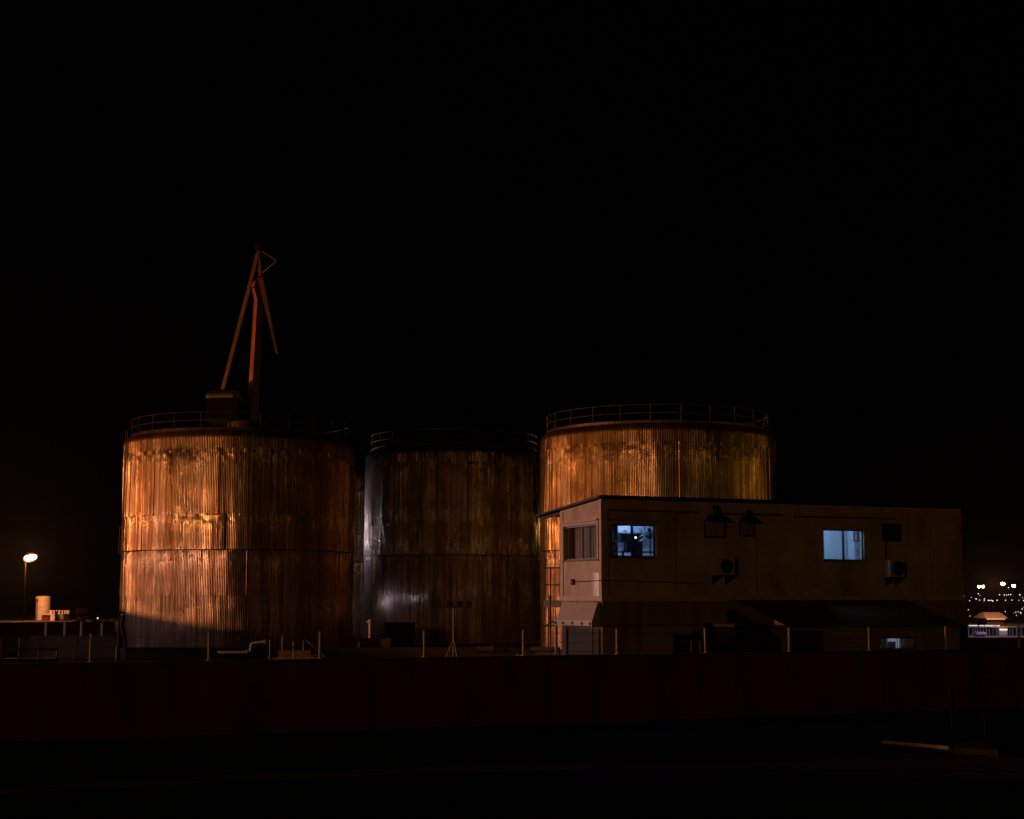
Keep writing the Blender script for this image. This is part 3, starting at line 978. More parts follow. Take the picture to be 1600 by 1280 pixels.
# lower front: dark opening with a pale frame
ua, zt = fl(1052, 992); ub, _ = fl(1128, 992)
b = MB(); b.box((ua, -.02, 0), (ub, .018, zt)); dw = b.build('doorway', M['dark'], site, local=True)
ua, zt = fl(1078, 1001); ub, _ = fl(1092, 1001)
b = MB(); b.tube([(ua, -.08, 0), (ua, -.08, zt), (ub, -.08, zt), (ub, -.08, 0)], .035, 8); b.build('door_frame', M['trim'], dw, local=True)
ua, z1 = fl(1136, 953); ub, z0 = fl(1160, 975)
b = MB(); b.box((ua, -.015, z0), (ub, .018, z1)); b.build('vent_opening', M['dark'], site, local=True)
b = MB(); uu, zq = fl(1000, 977); b.box((0.03, -.02, zq - .04), (fl(1140, 977)[0], .018, zq + .02)); b.build('pipe_run', M['rust_sheet'], site, local=True)

# lean-to annex in front of the right half
AD = 2.9
ua0 = fl(1148, 940)[0]; ua1 = fl(1499, 985, -2.9)[0]
zt1 = fl(1200, 936.5)[1] - .02
zt0 = fl(1330, 979, -AD)[1]
ann = thing('lean_to_annex', B0 + FU * ua0, BANG, 'lean-to annex with rusty sloping roof and a lit curtained window', 'annex')
L2 = ua1 - ua0
wb = (fl(1376, 1000, -AD)[0] - ua0, fl(1433, 1000, -AD)[0] - ua0, fl(1400, 1014.5, -AD)[1], fl(1400, 996, -AD)[1])
wd = (fl(1238, 1000, -AD)[0] - ua0, fl(1290, 1000, -AD)[0] - ua0, 0.02, fl(1260, 985.5, -AD)[1])
holed('front_wall', M['plaster_low'], ann, 'u', 0, L2, 0, lambda u: zt0 - .03, .16, [wb, wd], off=-AD)
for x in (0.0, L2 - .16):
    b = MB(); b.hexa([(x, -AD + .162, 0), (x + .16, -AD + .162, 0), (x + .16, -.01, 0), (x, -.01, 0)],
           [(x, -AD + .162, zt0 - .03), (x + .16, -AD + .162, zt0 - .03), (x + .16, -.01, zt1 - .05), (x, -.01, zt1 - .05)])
    b.build('side_wall', M['pipe_dark'], ann, local=True)  # dark colour stands in for shade on the annex ends
b = MB()
b.hexa([(-.05, -AD - .2, zt0 - .02), (L2 + .05, -AD - .2, zt0 - .02), (L2 + .05, -.035, zt1 - .04), (-.05, -.035, zt1 - .04)],
       [(-.05, -AD - .2, zt0 + .03), (L2 + .05, -AD - .2, zt0 + .03), (L2 + .05, -.035, zt1), (-.05, -.035, zt1)])
rf = b.build('roof', M['rust_sheet'], ann, local=True)
b = MB()
b.hexa([(-.10, -AD - .25, zt0 - .40), (-.053, -AD - .25, zt0 - .40), (-.053, -.04, zt1 - .30), (-.10, -.04, zt1 - .30)],
       [(-.10, -AD - .25, zt0 + .06), (-.053, -AD - .25, zt0 + .06), (-.053, -.04, zt1 + .04), (-.10, -.04, zt1 + .04)])
b.build('barge_board', M['pipe'], rf, local=True)
# annex window and room behind it
u0, u1, z0, z1 = wb
f = MB()
f.box((u0 + .002, -AD + .05, z0 + .002), (u1 - .002, -AD + .09, z0 + .03)); f.box((u0 + .002, -AD + .05, z1 - .03), (u1 - .002, -AD + .09, z1 - .002))
f.box((u0 + .002, -AD + .05, z0 + .03), (u0 + .03, -AD + .09, z1 - .03)); f.box((u1 - .03, -AD + .05, z0 + .03), (u1 - .002, -AD + .09, z1 - .03))
wo = f.build('window', M['dark'], ann, local=True)
g = MB(); g.box((u0 + .03, -AD + .065, z0 + .03), (u1 - .03, -AD + .069, z1 - .03)); g.build('pane', M['glass'], wo, local=True)
f = MB()
f.box((u0 - .4, -AD + 1.6, 0.02), (u1 + .4, -AD + 1.68, zt0 + .2)); f.box((u0 - .5, -AD + .162, .02), (u0 - .42, -AD + 1.6, zt0 - .06)); f.box((u1 + .42, -AD + .162, .02), (u1 + .5, -AD + 1.6, zt0 - .06))
f.box((u0 - .42, -AD + .162, zt0 - .055), (u1 + .42, -AD + 1.598, zt0 - .03))
f.build('room_lining', M['roomwall'], ann, local=True)
doorb = MB(); doorb.box((wd[0], -AD + .12, .02), (wd[1], -AD + .155, wd[3])); doorb.build('door', M['dark'], ann, local=True)
gc = thing('annex_shade_block', B0 + FU * (ua0 - 1.75) - FV * 2.9, BANG, 'added tall dark block shading the end of the lean-to annex', 'cabinet')  # made-up box that keeps the key lamp off the annex end
b = MB(); b.box((0, 0, 0.1), (1.05, 1.8, 2.62)); b.build('casing', M['hose'], gc, local=True)
b = MB(); b.box((-.05, -.05, 2.62), (1.1, 1.85, 2.72)); b.build('lid', M['dark'], gc, local=True)
b = MB(); b.box((.08, -.02, .3), (.97, -.002, 2.4)); dr_ = b.build('door', M['dark'], gc, local=True)
b = MB(); b.box((.85, -.05, 1.2), (.89, -.022, 1.4)); b.build('handle', M['trim'], dr_, local=True)
b = MB(); b.box((-.08, -.08, 0), (1.13, 1.88, .1)); b.build('plinth', M['concrete'], gc, local=True)
AO = B0 + FU * ua0
AM = Matrix.Translation(AO) @ Matrix.Rotation(BANG, 4, 'Z')
SM = Matrix.Translation(B0) @ Matrix.Rotation(BANG, 4, 'Z')


def put(name, frame, loc, label, cat, group=None):
    return thing(name, frame @ Vector(loc), BANG, label, cat, group)


# curtain halves in the annex window and a shelf with boxes behind
def pleated(w, h, n, amp, m, name, parent=None):
    b = MB(); k = n * 6
    vs = []
    for i in range(k + 1):
        x = w * i / k
        y = amp * math.sin(2 * PI * n * i / k)
        vs += [(x, y, 0), (x, y, h), (x, y + .006, 0), (x, y + .006, h)]
    fs = []
    for i in range(k):
        a = i * 4; c = a + 4
        fs += [(a, c, c + 1, a + 1), (a + 2, a + 3, c + 3, c + 2), (a + 1, c + 1, c + 3, a + 3), (a, a + 2, c + 2, c)]
    fs += [(0, 1, 3, 2), (k * 4, k * 4 + 2, k * 4 + 3, k * 4 + 1)]
    b.add(vs, fs)
    return b.build(name, m, parent, local=True, smooth=True)


ww, wh = u1 - u0, z1 - z0
ct = put('curtain', AM, (u0 + ww * .62, -AD + .22, z0 - .3), 'pale pleated curtain on the right of the low lit window', 'curtain')
pleated(ww * .42, wh + .5, 7, .02, M['curtain'], 'cloth', ct)
ct = put('curtain', AM, (u0 + ww * .10, -AD + .25, z0 - .3), 'short grey curtain on the left of the low lit window', 'curtain')
pleated(ww * .22, wh + .5, 4, .02, M['blind'], 'cloth', ct)
sh = put('storage_shelf', AM, (u0 + ww * .30, -AD + 1.15, 0.02), 'dark shelf standing inside the low lit window', 'shelf')
b = MB(); b.box((0, 0, 0), (.04, .35, z1 + .1)); b.box((ww * .36, 0, 0), (ww * .36 + .04, .35, z1 + .1)); b.build('side_panel', M['dark'], sh, local=True)
b = MB(); b.box((.042, .01, z1 - .16), (ww * .36 - .002, .34, z1 - .10)); b.build('shelf_board', M['dark'], sh, local=True)
b = MB(); b.box((.042, .01, z0 - .2), (ww * .36 - .002, .34, z0 - .15)); b.build('shelf_board', M['dark'], sh, local=True)
ch = put('office_chair', AM, (u0 + ww * .50, -AD + .75, 0.02), 'dark office chair with its back against the low lit window', 'chair')
b = MB(); b.box((0, 0, z0 - .28), (.42, .06, z0 + .20)); b.build('backrest', M['rubber'], ch, local=True)
b = MB(); b.box((0, .06, .45), (.42, .46, .52)); b.build('seat', M['rubber'], ch, local=True)
b = MB(); b.tube([(.21, .26, 0), (.21, .26, .45)], .03, 8); b.box((.02, .22, 0.0), (.40, .30, .03)); b.build('pedestal', M['dark'], ch, local=True)
lt = put('ceiling_lamp', AM, (u0 + ww * .5, -AD + .9, zt0 - .12), 'fluorescent ceiling lamp inside the low annex window', 'lamp')
b = MB(); b.box((-.5, -.06, .03), (.5, .06, .06)); b.build('housing', M['white'], lt, local=True)
M['tube_dim'] = emit('dim_fluorescent_tube', (0.75, 0.85, 1.0), 40)
b = MB(); b.tube([(-.48, 0, 0), (.48, 0, 0)], .02, 8); b.build('tube', M['tube_dim'], lt, local=True)

# ---- upper rooms
def room(x0, x1, depth, name):
    b = MB()
    zc = ZB - .12
    zc = min(zc, ZB - .1)
    y0 = TH + .004
    b.box((x0, y0, ZFLOOR + .07), (x1, depth, ZFLOOR + .09))              # floor
    b.box((x0, depth + .002, ZFLOOR + .092), (x1, depth + .05, zc - .022))  # back
    b.box((x0 - .05, y0, ZFLOOR + .092), (x0 - .002, depth, zc - .022))
    b.box((x1 + .002, y0, ZFLOOR + .092), (x1 + .05, depth, zc - .022))
    b.box((x0 - .05, y0, zc - .02), (x1 + .05, depth + .05, zc))
    b.build(name, M['roomwall'], site, local=True)
    return zc


RA = (TH + .30, w1[1] + 1.7)
zcA = room(RA[0], RA[1], BW - .35, 'room_lining')
RB = (w2[0] - .35, w2[1] + 1.9)
zcB = room(RB[0], RB[1], 1.62, 'room_lining')
# blind behind the end window
bl = put('window_blind', SM, (TH + .12, we[0] - .10, we[2] - .1), 'pleated greyish blind hanging inside the end window of the building', 'blind')
bl.rotation_euler = (0, 0, BANG + PI / 2)
pleated(we[1] - we[0] + .2, we[3] - we[2] + .2, 11, .018, M['blind'], 'cloth', bl)


def ceiling_lamp(fr, loc, ln, label, m, group=None, turn=0):
    t = put('ceiling_lamp', fr, loc, label, 'lamp', group)
    t.rotation_euler = (0, 0, BANG + turn)
    b = MB(); b.box((-ln / 2, -.07, .04), (ln / 2, .07, .08)); b.build('housing', M['white'], t, local=True)
    b = MB(); b.tube([(-ln / 2 + .03, 0, .015), (ln / 2 - .03, 0, .015)], .018, 8); b.build('tube', m, t, local=True)
    return t


M['tube_B'] = emit('bright_fluorescent_tube', (0.33, 0.60, 1.0), 150)
M['tube_A'] = emit('cool_fluorescent_tube', (0.34, 0.56, 1.0), 95)
ceiling_lamp(SM, (w2[0] + .32, .78, zcB - .11), .9, 'fluorescent lamp near the bright window of the right hand room', M['tube_B'], turn=PI / 2)
ceiling_lamp(SM, (w1[1] - .3, 1.6, zcA - .11), 1.3, 'fluorescent lamp on the ceiling of the corner room', M['tube_A'])

# right room: wardrobe, notice board, papers
ux0, zt_ = fl(1333.5, 826, 1.20); ux1, _ = fl(1368, 826, 1.20)
cup = put('wardrobe', SM, (ux0, 1.20, ZFLOOR + .092), 'pale wardrobe beside the notice board in the bright blue room', 'wardrobe')
hc_ = zcB - .024 - (ZFLOOR + .092) - .25
wc_ = ux1 - ux0
b = MB(); b.box((0, 0, 0), (wc_, .36, hc_)); b.build('carcass', M['cabinet'], cup, local=True)
for k in range(2):
    b = MB(); b.box((.02 + k * wc_ * .5, -.018, .05), (wc_ * .5 - .02 + k * wc_ * .5, -.002, hc_ - .04)); b.build('door', M['cabinet'], cup, local=True)
nx0, nz0 = fl(1333.8, 846, 1.16); nx1, nz1 = fl(1345.5, 828.5, 1.16)
nw_, nh_ = nx1 - nx0, nz1 - nz0
nb = put('notice_board', SM, (nx0, 1.157, nz0), 'dark red framed notice board with white sheets inside the bright blue room', 'notice board')
b = MB(); b.box((0, 0, 0), (nw_, .018, nh_)); b.build('board', M['board'], nb, local=True)
b = MB(); b.box((nw_ * .14, -.004, nh_ * .10), (nw_ * .44, -.001, nh_ * .95)); sheet_o = b.build('white_sheet', M['paper'], nb, local=True)
b = MB(); b.box((nw_ * .22, -.0065, nh_ * .58), (nw_ * .34, -.0045, nh_ * .72)); b.build('spot', M['ink'], sheet_o, local=True)
b = MB()
for k in range(7):
    o_ = nw_ * (.62 + .06 * (k % 2) + .03 * (k % 3))
    b.box((o_, -.004, nh_ * (.10 + .12 * k)), (o_ + nw_ * .18, -.001, nh_ * (.20 + .12 * k)))
b.build('white_lettering', M['paper'], nb, local=True)
px0_, pz0_ = fl(1336, 871, 1.16); px1_, pz1_ = fl(1346.5, 854, 1.16)
pw_, ph_ = px1_ - px0_, pz1_ - pz0_
pp = put('paper_sheet', SM, (px0_, 1.168, pz0_), 'small typed paper sheet on the wardrobe below the notice board', 'paper')
b = MB(); b.box((0, 0, 0), (pw_, .004, ph_)); b.build('sheet', M['paper'], pp, local=True)
b = MB()
for k in range(6):
    b.box((pw_ * .2, -.003, ph_ * (.12 + .13 * k)), (pw_ * (.6 + .1 * (k % 3)), -.0005, ph_ * (.16 + .13 * k)))
b.build('typed_lettering', M['ink'], pp, local=True)

# corner room furniture: shelving, desk, monitor, plant, small bright lamp
ra = BW - .36
wA = w1[1] - w1[0]
def fb(mb, x0, x1, y0, y1, v0, v1):     # box whose front face covers these pixels at depth v0
    a0, zt2 = fl(x0, (y0 + y1) / 2, v0)[0], fl((x0 + x1) / 2, y0, v0)[1]
    a1, zb2 = fl(x1, (y0 + y1) / 2, v0)[0], fl((x0 + x1) / 2, y1, v0)[1]
    mb.box((a0, v0, zb2), (a1, v1, zt2))
    return a0, a1, zb2, zt2


ZR = ZFLOOR + .092
cab = thing('wall_cabinet', SM @ Vector((0, 0, 0)), BANG, 'pale wall cabinets along the rear of the corner room', 'cabinet')
for (xa, xb) in ((966, 987), (991, 1007), (1009, 1030)):
    b = MB(); r4 = fb(b, xa, xb, 818, 832.5, 2.2, 2.6); cb_ = b.build('cabinet_box', M['cabinet'], cab, local=True)
    b = MB(); b.box((r4[0] + .2, 2.17, r4[2] + .05), (r4[0] + .3, 2.198, r4[2] + .08)); b.build('handle', M['dark'], cb_, local=True)
dk = thing('workbench', SM @ Vector((0, 0, 0)), BANG, 'dark workbench with a thin top inside the corner window', 'bench')
b = MB(); r4 = fb(b, 972, 1040, 861.5, 863.2, 1.3, 1.95); b.build('bench_top', M['dark'], dk, local=True)
for (x, y) in ((r4[0] + .03, 1.33), (r4[1] - .1, 1.33), (r4[0] + .03, 1.85), (r4[1] - .1, 1.85)):
    b = MB(); b.box((x, y, ZR), (x + .06, y + .06, r4[2] - .002)); b.build('leg', M['dark'], dk, local=True)
lo_ = thing('long_machine', SM @ Vector((0, 0, 0)), BANG, 'long dark machine standing on the workbench inside the corner window', 'machine')
b = MB(); r5 = fb(b, 970, 1003, 834, 847.5, 1.45, 1.8); b.build('machine_body', M['rubber'], lo_, local=True)
b = MB(); b.box((r5[0] + .25, 1.5, r4[3] + .002), (r5[0] + .45, 1.75, r5[2] - .002)); b.box((r5[0] + .15, 1.47, r4[3] + .002), (r5[0] + .55, 1.78, r4[3] + .03)); b.build('pedestal', M['rubber'], lo_, local=True)
ch = thing('office_chair', SM @ Vector((0, 0, 0)), BANG, 'dark office chair back at the middle of the corner window', 'chair')
b = MB(); r6 = fb(b, 990, 1004, 846, 871, .62, .70); b.build('backrest', M['rubber'], ch, local=True)
b = MB(); b.box((r6[0] - .05, .70, ZR + .46), (r6[1] + .05, 1.12, ZR + .53)); b.build('seat', M['rubber'], ch, local=True)
b = MB(); cxx = (r6[0] + r6[1]) / 2; b.tube([(cxx, .9, ZR), (cxx, .9, ZR + .458)], .03, 8); b.box((cxx - .25, .87, ZR), (cxx + .25, .93, ZR + .04)); b.box((r6[0] + .1, .66, ZR + .5), (r6[0] + .16, .74, r6[2] + .02)); b.build('pedestal', M['dark'], ch, local=True)
rk = thing('file_rack', SM @ Vector((0, 0, 0)), BANG, 'open file rack at the left side of the corner window', 'rack')
for yy in (832, 840, 849, 860):
    b = MB(); r7 = fb(b, 953, 964, yy, yy + 1.2, 1.0, 1.35); b.build('rack_shelf', M['dark'], rk, local=True)
for xx in (951.5, 964.2):
    b = MB(); a0 = fl(xx, 850, 1.0)[0]; b.box((a0, 1.0, ZR), (a0 + .028, 1.35, fl(960, 819, 1.0)[1])); b.build('side_panel', M['dark'], rk, local=True)
fx_ = thing('file_box', SM @ Vector((0, 0, 0)), BANG, 'black file box on the top shelf of the file rack', 'box')
b = MB(); fb(b, 954.5, 963, 821, 831.6, 1.05, 1.3); b.build('body', M['rubber'], fx_, local=True)
b = MB(); fb(b, 954.2, 963.3, 820, 820.9, 1.04, 1.31); b.build('lid', M['rubber'], fx_, local=True)
pu, pz_ = fl(1016, 838, .75)
pl = put('potted_plant', SM, (pu, .75, ZR), 'dark leafy potted plant at the right side of the corner window', 'plant')
pz_ -= ZR
b = MB(); b.lathe((0, 0, 0), [(.16, 0), (.22, .40), (.20, .40), (.19, .34)], 14); b.build('pot', M['pot'], pl, local=True)
b = MB()
for k in range(30):
    a = random.uniform(0, 2 * PI); tilt = random.uniform(.5, 1.5); ln = random.uniform(.25, .55)
    base = Vector((0, 0, pz_ + random.uniform(-.12, .12)))
    dirv = Vector((math.cos(a) * math.sin(tilt), math.sin(a) * math.sin(tilt) * .5, math.cos(tilt)))
    sd = dirv.cross(Vector((0, 0, 1))).normalized()
    pts = []
    for i in range(6):
        s_ = i / 5
        p = base + dirv * ln * s_ + Vector((0, 0, -.5 * ln * s_ * s_))
        wv = .05 * math.sin(PI * min(1, s_ * .9 + .1)) + .004
        pts.append((p - sd * wv, p + sd * wv))
    vs = [q for pr_ in pts for q in pr_]
    b.add(vs, [(2 * i, 2 * i + 1, 2 * i + 3, 2 * i + 2) for i in range(5)])
b.tube([(0, 0, .3), (0, 0, pz_ + .1)], .025, 6)
b.build('foliage', M['leaf'], pl, local=True)
lu, lz = fl(992.5, 840, .45)
ds = put('desk_lamp', SM, (lu, .45, ZR), 'slim lamp with one tiny bright bluish bulb inside the corner window', 'lamp')
b = MB(); b.tube([(0, 0.05, 0), (0, .05, lz - ZR), (0, .0, lz - ZR + .03)], .012, 6); b.tube([(0, .05, 0), (0, .05, .03)], .11, 12)
b.build('stand', M['dark'], ds, local=True)
b = MB(); b.ball((0, -.03, lz - ZR), .028); b.build('bulb', M['led'], ds, local=True)
b = MB(); b.lathe((0, .03, lz - ZR), [(.045, -.03), (.05, .03), (.02, .06)], 12); b.build('shade', M['dark'], ds, local=True)

# access gantry between building and tank, tubes catching the light
gx = at(852, 900, 80)
ga = thing('access_gantry', (gx.x, gx.y, 0), 0, 'rusty tube access frame between the building and the amber tank', 'gantry')
def gp(px, py): return at(px, py, 80)
for (xa, xb, y, r) in ((851, 881, 887.5, .035), (851, 881, 914, .03), (849, 881, 947.5, .05), (846, 868, 978, .03)):
    b = MB(); b.tube([gp(xa, y), gp(xb, y)], r, 8); b.build('cross_bar', M['rust_sheet'] if y != 947.5 else M['white'], ga)
for (x, ya, yb) in ((860, 887, 1028), (878, 860, 1028)):
    b = MB(); b.tube([gp(x, ya), gp(x, yb)], .035, 8); b.build('upright', M['rust_sheet'], ga)
b = MB(); b.tube([gp(852, 978), gp(864, 971), gp(880, 971)], .03, 8); b.build('handrail', M['rust_sheet'], ga)
b = MB(); p, q = gp(850, 938), gp(880, 946); b.box((p.x, p.y - .02, q.z), (q.x, p.y + .02, p.z)); b.build('panel', M['trim'], ga)

# ------------------------------------------------------------------ yard clutter behind the wall
def floodlight_stand():
    D = 72.0
    base = at(708.5, 1032, D)
    t = thing('floodlight_stand', (base.x, base.y, 0), 0, 'tripod floodlight stand with four unlit black lamp heads', 'floodlight')
    topz = at(708, 949, D).z
    b = MB(); b.tube([(0, 0, 0.35), (0, 0, topz)], .045, 8); b.build('mast', M['pipe'], t, local=True, smooth=True)
    zf = at(708, 998, D).z
    for a in (R_(-90 + 28), R_(90 + 28 + 40), R_(210)):
        b = MB(); b.tube([(0, 0, zf), (math.cos(a) * .75, math.sin(a) * .75, 0)], .025, 6); b.build('leg', M['pipe'], t, local=True)
    x0, x1 = at(688, 945, D).x - base.x, at(736, 945, D).x - base.x
    b = MB(); b.box((x0 - .05, -.03, topz - .03), (x1 + .05, .03, topz + .03)); b.build('cross_arm', M['dark'], t, local=True)
    z0, z1 = at(708, 949, D).z, at(708, 940, D).z
    for (xa, xb) in ((687, 690), (699, 708.5), (714, 723), (729, 737)):
        a_, c_ = at(xa, 945, D).x - base.x, at(xb, 945, D).x - base.x
        b = MB(); b.box((a_, -.12, z0 + .032), (c_, .06, z1 + .02)); h = b.build('lamp_head', M['dark'], t, local=True)
        b = MB(); b.box((a_ + .02, .062, z0 + .05), (c_ - .02, .07, z1 + .0)); b.build('lens', M['frame'], h, local=True)


floodlight_stand()


def pipe_thing(name, pts, r, label, cat='pipe', m='pipe', flanges=()):
    o = pts[0]
    t = thing(name, (o.x, o.y, 0), 0, label, cat)
    b = MB(); b.tube(pts, r, 12); b.build('pipe_run', M[m], t, smooth=True)
    for (p, d) in flanges:
        b = MB(); b.tube([p - d * .04, p + d * .04], r * 1.7, 12); b.build('flange', M[m], t)
    return t


D = 68
pp_ = [at(745, 1014.5, D), at(800, 1014.5, D), at(806, 1015.5, D), at(809, 1018, D), at(810.5, 1024, D), at(810.5, 1060, D)]
pipe_thing('yard_pipe', pp_, .14, 'fat pale pipe with a bent end lying before the dark middle tank', flanges=[(at(770, 1014.5, D), Vector((1, 0, 0)))])
pp_ = [at(830, 1014.5, 76), at(873, 1014.5, 76)]
pipe_thing('yard_pipe', pp_ + [at(873, 1040, 76)], .13, 'short brown pipe at the foot of the access frame')
D = 74
pp_ = [at(340, 1019.5, D), at(384, 1019.5, D), at(391, 1018, D), at(393, 1006, D), at(398, 1005, D), at(414, 1003, D), at(415, 999, D)]
pipe_thing('valve_pipe', pp_, .07, 'thin cranked pipe rising in front of the left tank', flanges=[(at(386, 1019.2, D), Vector((1, 0, 0))), (at(413.5, 1003.2, D), Vector((1, 0, 0)))])

# yellow loading tray with guard frame and steps
D = 64
t0_, t1_ = at(422, 1031, D), at(487, 1031, D)
tr = thing('loading_platform', (t0_.x, t0_.y, 0), 0, 'yellow steel loading platform with guard frame and sloping stair rails', 'platform')
zt = at(440, 1021, D + 2).z
b = MB(); b.box((0, 0, t0_.z - .5), (t1_.x - t0_.x, 2.4, t0_.z + .02)); b.build('deck', M['yellow'], tr, local=True)
b = MB(); b.box((.02, 2.0, t0_.z + .022), (t1_.x - t0_.x - .3, 2.06, zt + .12)); b.build('kick_plate', M['yellow'], tr, local=True)
for (px, ya, yb, dy) in ((421.5, 1000, 1031, 0), (441, 994, 1030, 2.1), (458.5, 1003, 1030, 0.02), (474, 1000, 1022, 2.1)):
    a, c = at(px, ya, D + dy), at(px, yb, D + dy)
    b = MB(); b.tube([c, a], .025, 8); b.build('upright', M['yellow'], tr)
b = MB(); b.tube([at(422, 1010, D), at(458, 1010, D)], .02, 8); b.build('guard_rail', M['pipe'], tr)
for dy in (0, .9):
    b = MB(); b.tube([at(478, 1000, D + dy), at(500, 1018, D + dy), at(508, 1027, D + dy)], .025, 8); b.build('stair_rail', M['pipe'], tr)
b = MB()
for k in range(5):
    p = at(486 + k * 5, 1024 + k * 4.2, D)
    b.box((p.x, p.y + .05, p.z - .03), (p.x + .28, p.y + .85, p.z))
b.build('stair_tread', M['pipe'], tr)
for s in range(1): pass
b = MB()
for (x, y) in ((.05, .05), (t1_.x - t0_.x - .15, .05), (.05, 2.25), (t1_.x - t0_.x - .15, 2.25)):
    b.box((x, y, 0), (x + .1, y + .1, t0_.z - .502))
b.build('support', M['pipe'], tr, local=True)

# pump skid in front of the middle tank
D = 90
p0 = at(553, 1010, D)
ps = thing('pump_skid', (p0.x, p0.y, 0), 0, 'dark pump set and valve column beside the foot of the middle tank', 'pump')
b = MB(); b.box((0, 0, 0), (at(600, 1000, D).x - p0.x, 1.4, .25)); b.build('base_frame', M['dark'], ps, local=True)
b = MB(); b.tube([(.3, .6, .85), (1.5, .6, .85)], .36, 16); b.build('motor', M['dark'], ps, local=True, smooth=True)
b = MB(); b.tube([(1.55, .6, .8), (2.1, .6, .8)], .45, 16); b.build('pump_casing', M['pipe'], ps, local=True, smooth=True)
x = at(577, 985, D).x - p0.x
b = MB(); b.tube([(x, .7, .3), (x, .7, at(577, 968, D).z)], .12, 12); b.tube([(x, .7, at(577, 972, D).z - .03), (x, .7, at(577, 972, D).z + .05)], .24, 14); b.build('valve_column', M['galv'], ps, local=True, smooth=True)
b = MB(); b.box((at(588, 990, D).x - p0.x, .3, .25), (at(597, 990, D).x - p0.x, .9, at(590, 984, D).z)); b.build('control_box', M['dark'], ps, local=True)
p0 = at(601, 974.5, 92)
cr = thing('container_crate', (p0.x, p0.y, 0), 0, 'long black crate standing right below the bright patch of the middle tank', 'crate')
b = MB(); b.box((0, 0, 0), (at(646, 974, 92).x - p0.x, 1.6, p0.z)); b.build('body', M['dark'], cr, local=True)
b = MB(); b.box((-.04, -.04, p0.z), (at(646, 974, 92).x - p0.x + .04, 1.64, p0.z + .06)); b.build('lid', M['dark'], cr, local=True)

# hose stand at the left tank's edge
D = 70
t0_ = at(186, 1030, D)
hs = thing('hose_stand', (t0_.x, t0_.y, 0), 0, 'dark hose stand with a short top arm and hanging hose at the left tank edge', 'stand')
b = MB(); b.tube([at(185, 1040, D), at(186.5, 957.5, D)], .055, 10); b.build('pole', M['hose'], hs, smooth=True)
b = MB(); b.bar(at(184.5, 957.5, D), at(194.5, 957, D), .07, .06); b.build('top_arm', M['hose'], hs)
b = MB(); b.ball(at(192, 965, D), .12, 12, 8, (.85, .85, 1.15)); b.build('hose_reel', M['hose'], hs, smooth=True)
b = MB(); b.tube([at(192, 967, D), at(190.5, 974, D), at(191, 981, D), at(193.5, 990, D), at(195.5, 1000, D), at(196.5, 1018, D)], .11, 10, r1=.07); b.build('hose', M['hose'], hs, smooth=True)
b = MB(); p, q = at(188.3, 960, D), at(191.6, 975, D); b.box((p.x, p.y + .1, q.z), (q.x, p.y + .13, p.z)); b.build('sign_plate', M['white'], hs)
b = MB(); b.ball(at(187.7, 1004, D), .035); b.build('valve', M['white'], hs)
D = 58
p = at(182.5, 1036, D)
gpst = thing('pipe_post', (p.x, p.y, 0), 0, 'grey pipe post right of the leftmost fence post in front of the hose stand', 'post')
b = MB(); b.tube([(0, 0, 0), (0, 0, at(182.5, 1010, D).z)], .05, 10); b.build('shaft', M['pipe'], gpst, local=True, smooth=True)
b = MB(); b.tube([(0, 0, at(182.5, 1010, D).z), (0, 0, at(182.5, 1009, D).z)], .065, 10); b.build('cap', M['pipe'], gpst, local=True)

# pipe rack with rails at the far left
D = 58
p0 = at(-60, 1030, D)
pr_ = thing('pipe_rack', (p0.x, p0.y, 0), 0, 'low pipe rack of two long rails at the far left behind the wall', 'rack')
for (xa, xb, y) in ((-60, 50, 995), (-60, 92, 1014.5)):
    b = MB(); b.tube([at(xa, y, D), at(xb, y, D)], .05, 8); b.build('pipe', M['pipe'], pr_, smooth=True)
for px, y in ((4, 995), (32, 995), (62, 1013), (90, 1013), (-30, 995)):
    b = MB(); a = at(px, y, D + .1); b.tube([Vector((a.x, a.y, 0)), a], .045, 8); b.build('upright', M['pipe'], pr_, smooth=True)
b = MB(); p, q = at(-60, 1029, D), at(90, 1037, D); b.box((p.x, p.y, q.z), (q.x, p.y + .3, p.z)); b.build('plinth', M['concrete'], pr_)

# short bollards in front of the retaining wall
for (px, ya, yb, lab) in ((72, 972, 994, 'pale pipe bollard below the lit low round tank'), (101.5, 972, 992, 'slim bollard second from the left before the retaining wall'),
                          (127.5, 971, 992, 'third bollard along the retaining wall, below the dim red mast'), (159.5, 973, 986, 'shortest bollard beside the small grey box on the wall')):
    D = 92
    a = at(px, ya, D)
    zl_b = at(-90, 994, 91).z
    a = Vector((a.x, a.y, a.z - zl_b))
    t = thing('pipe_bollard', (a.x, a.y, zl_b), 0, lab, 'bollard', 'bollards along the retaining wall')
    b = MB(); b.tube([(0, 0, 0), (0, 0, a.z - .03)], .075, 10); b.build('shaft', M['post'], t, local=True, smooth=True)
    b = MB(); b.tube([(0, 0, a.z - .03), (0, 0, a.z)], .085, 10); b.build('cap', M['rail'], t, local=True)
a = at(116, 1000, 74)
t = thing('meter_cabinet', (a.x, a.y, 0), 0, 'small grey meter cabinet on a post behind the leftmost fence post', 'cabinet')
b = MB(); b.box((-.14, 0, at(116, 1012, 74).z), (.14, .2, at(116, 998, 74).z)); b.build('box', M['pipe_dark'], t, local=True)
b = MB(); b.tube([(0, .1, 0), (0, .1, at(116, 1012, 74).z - .002)], .03, 8); b.build('post', M['pipe_dark'], t, local=True)
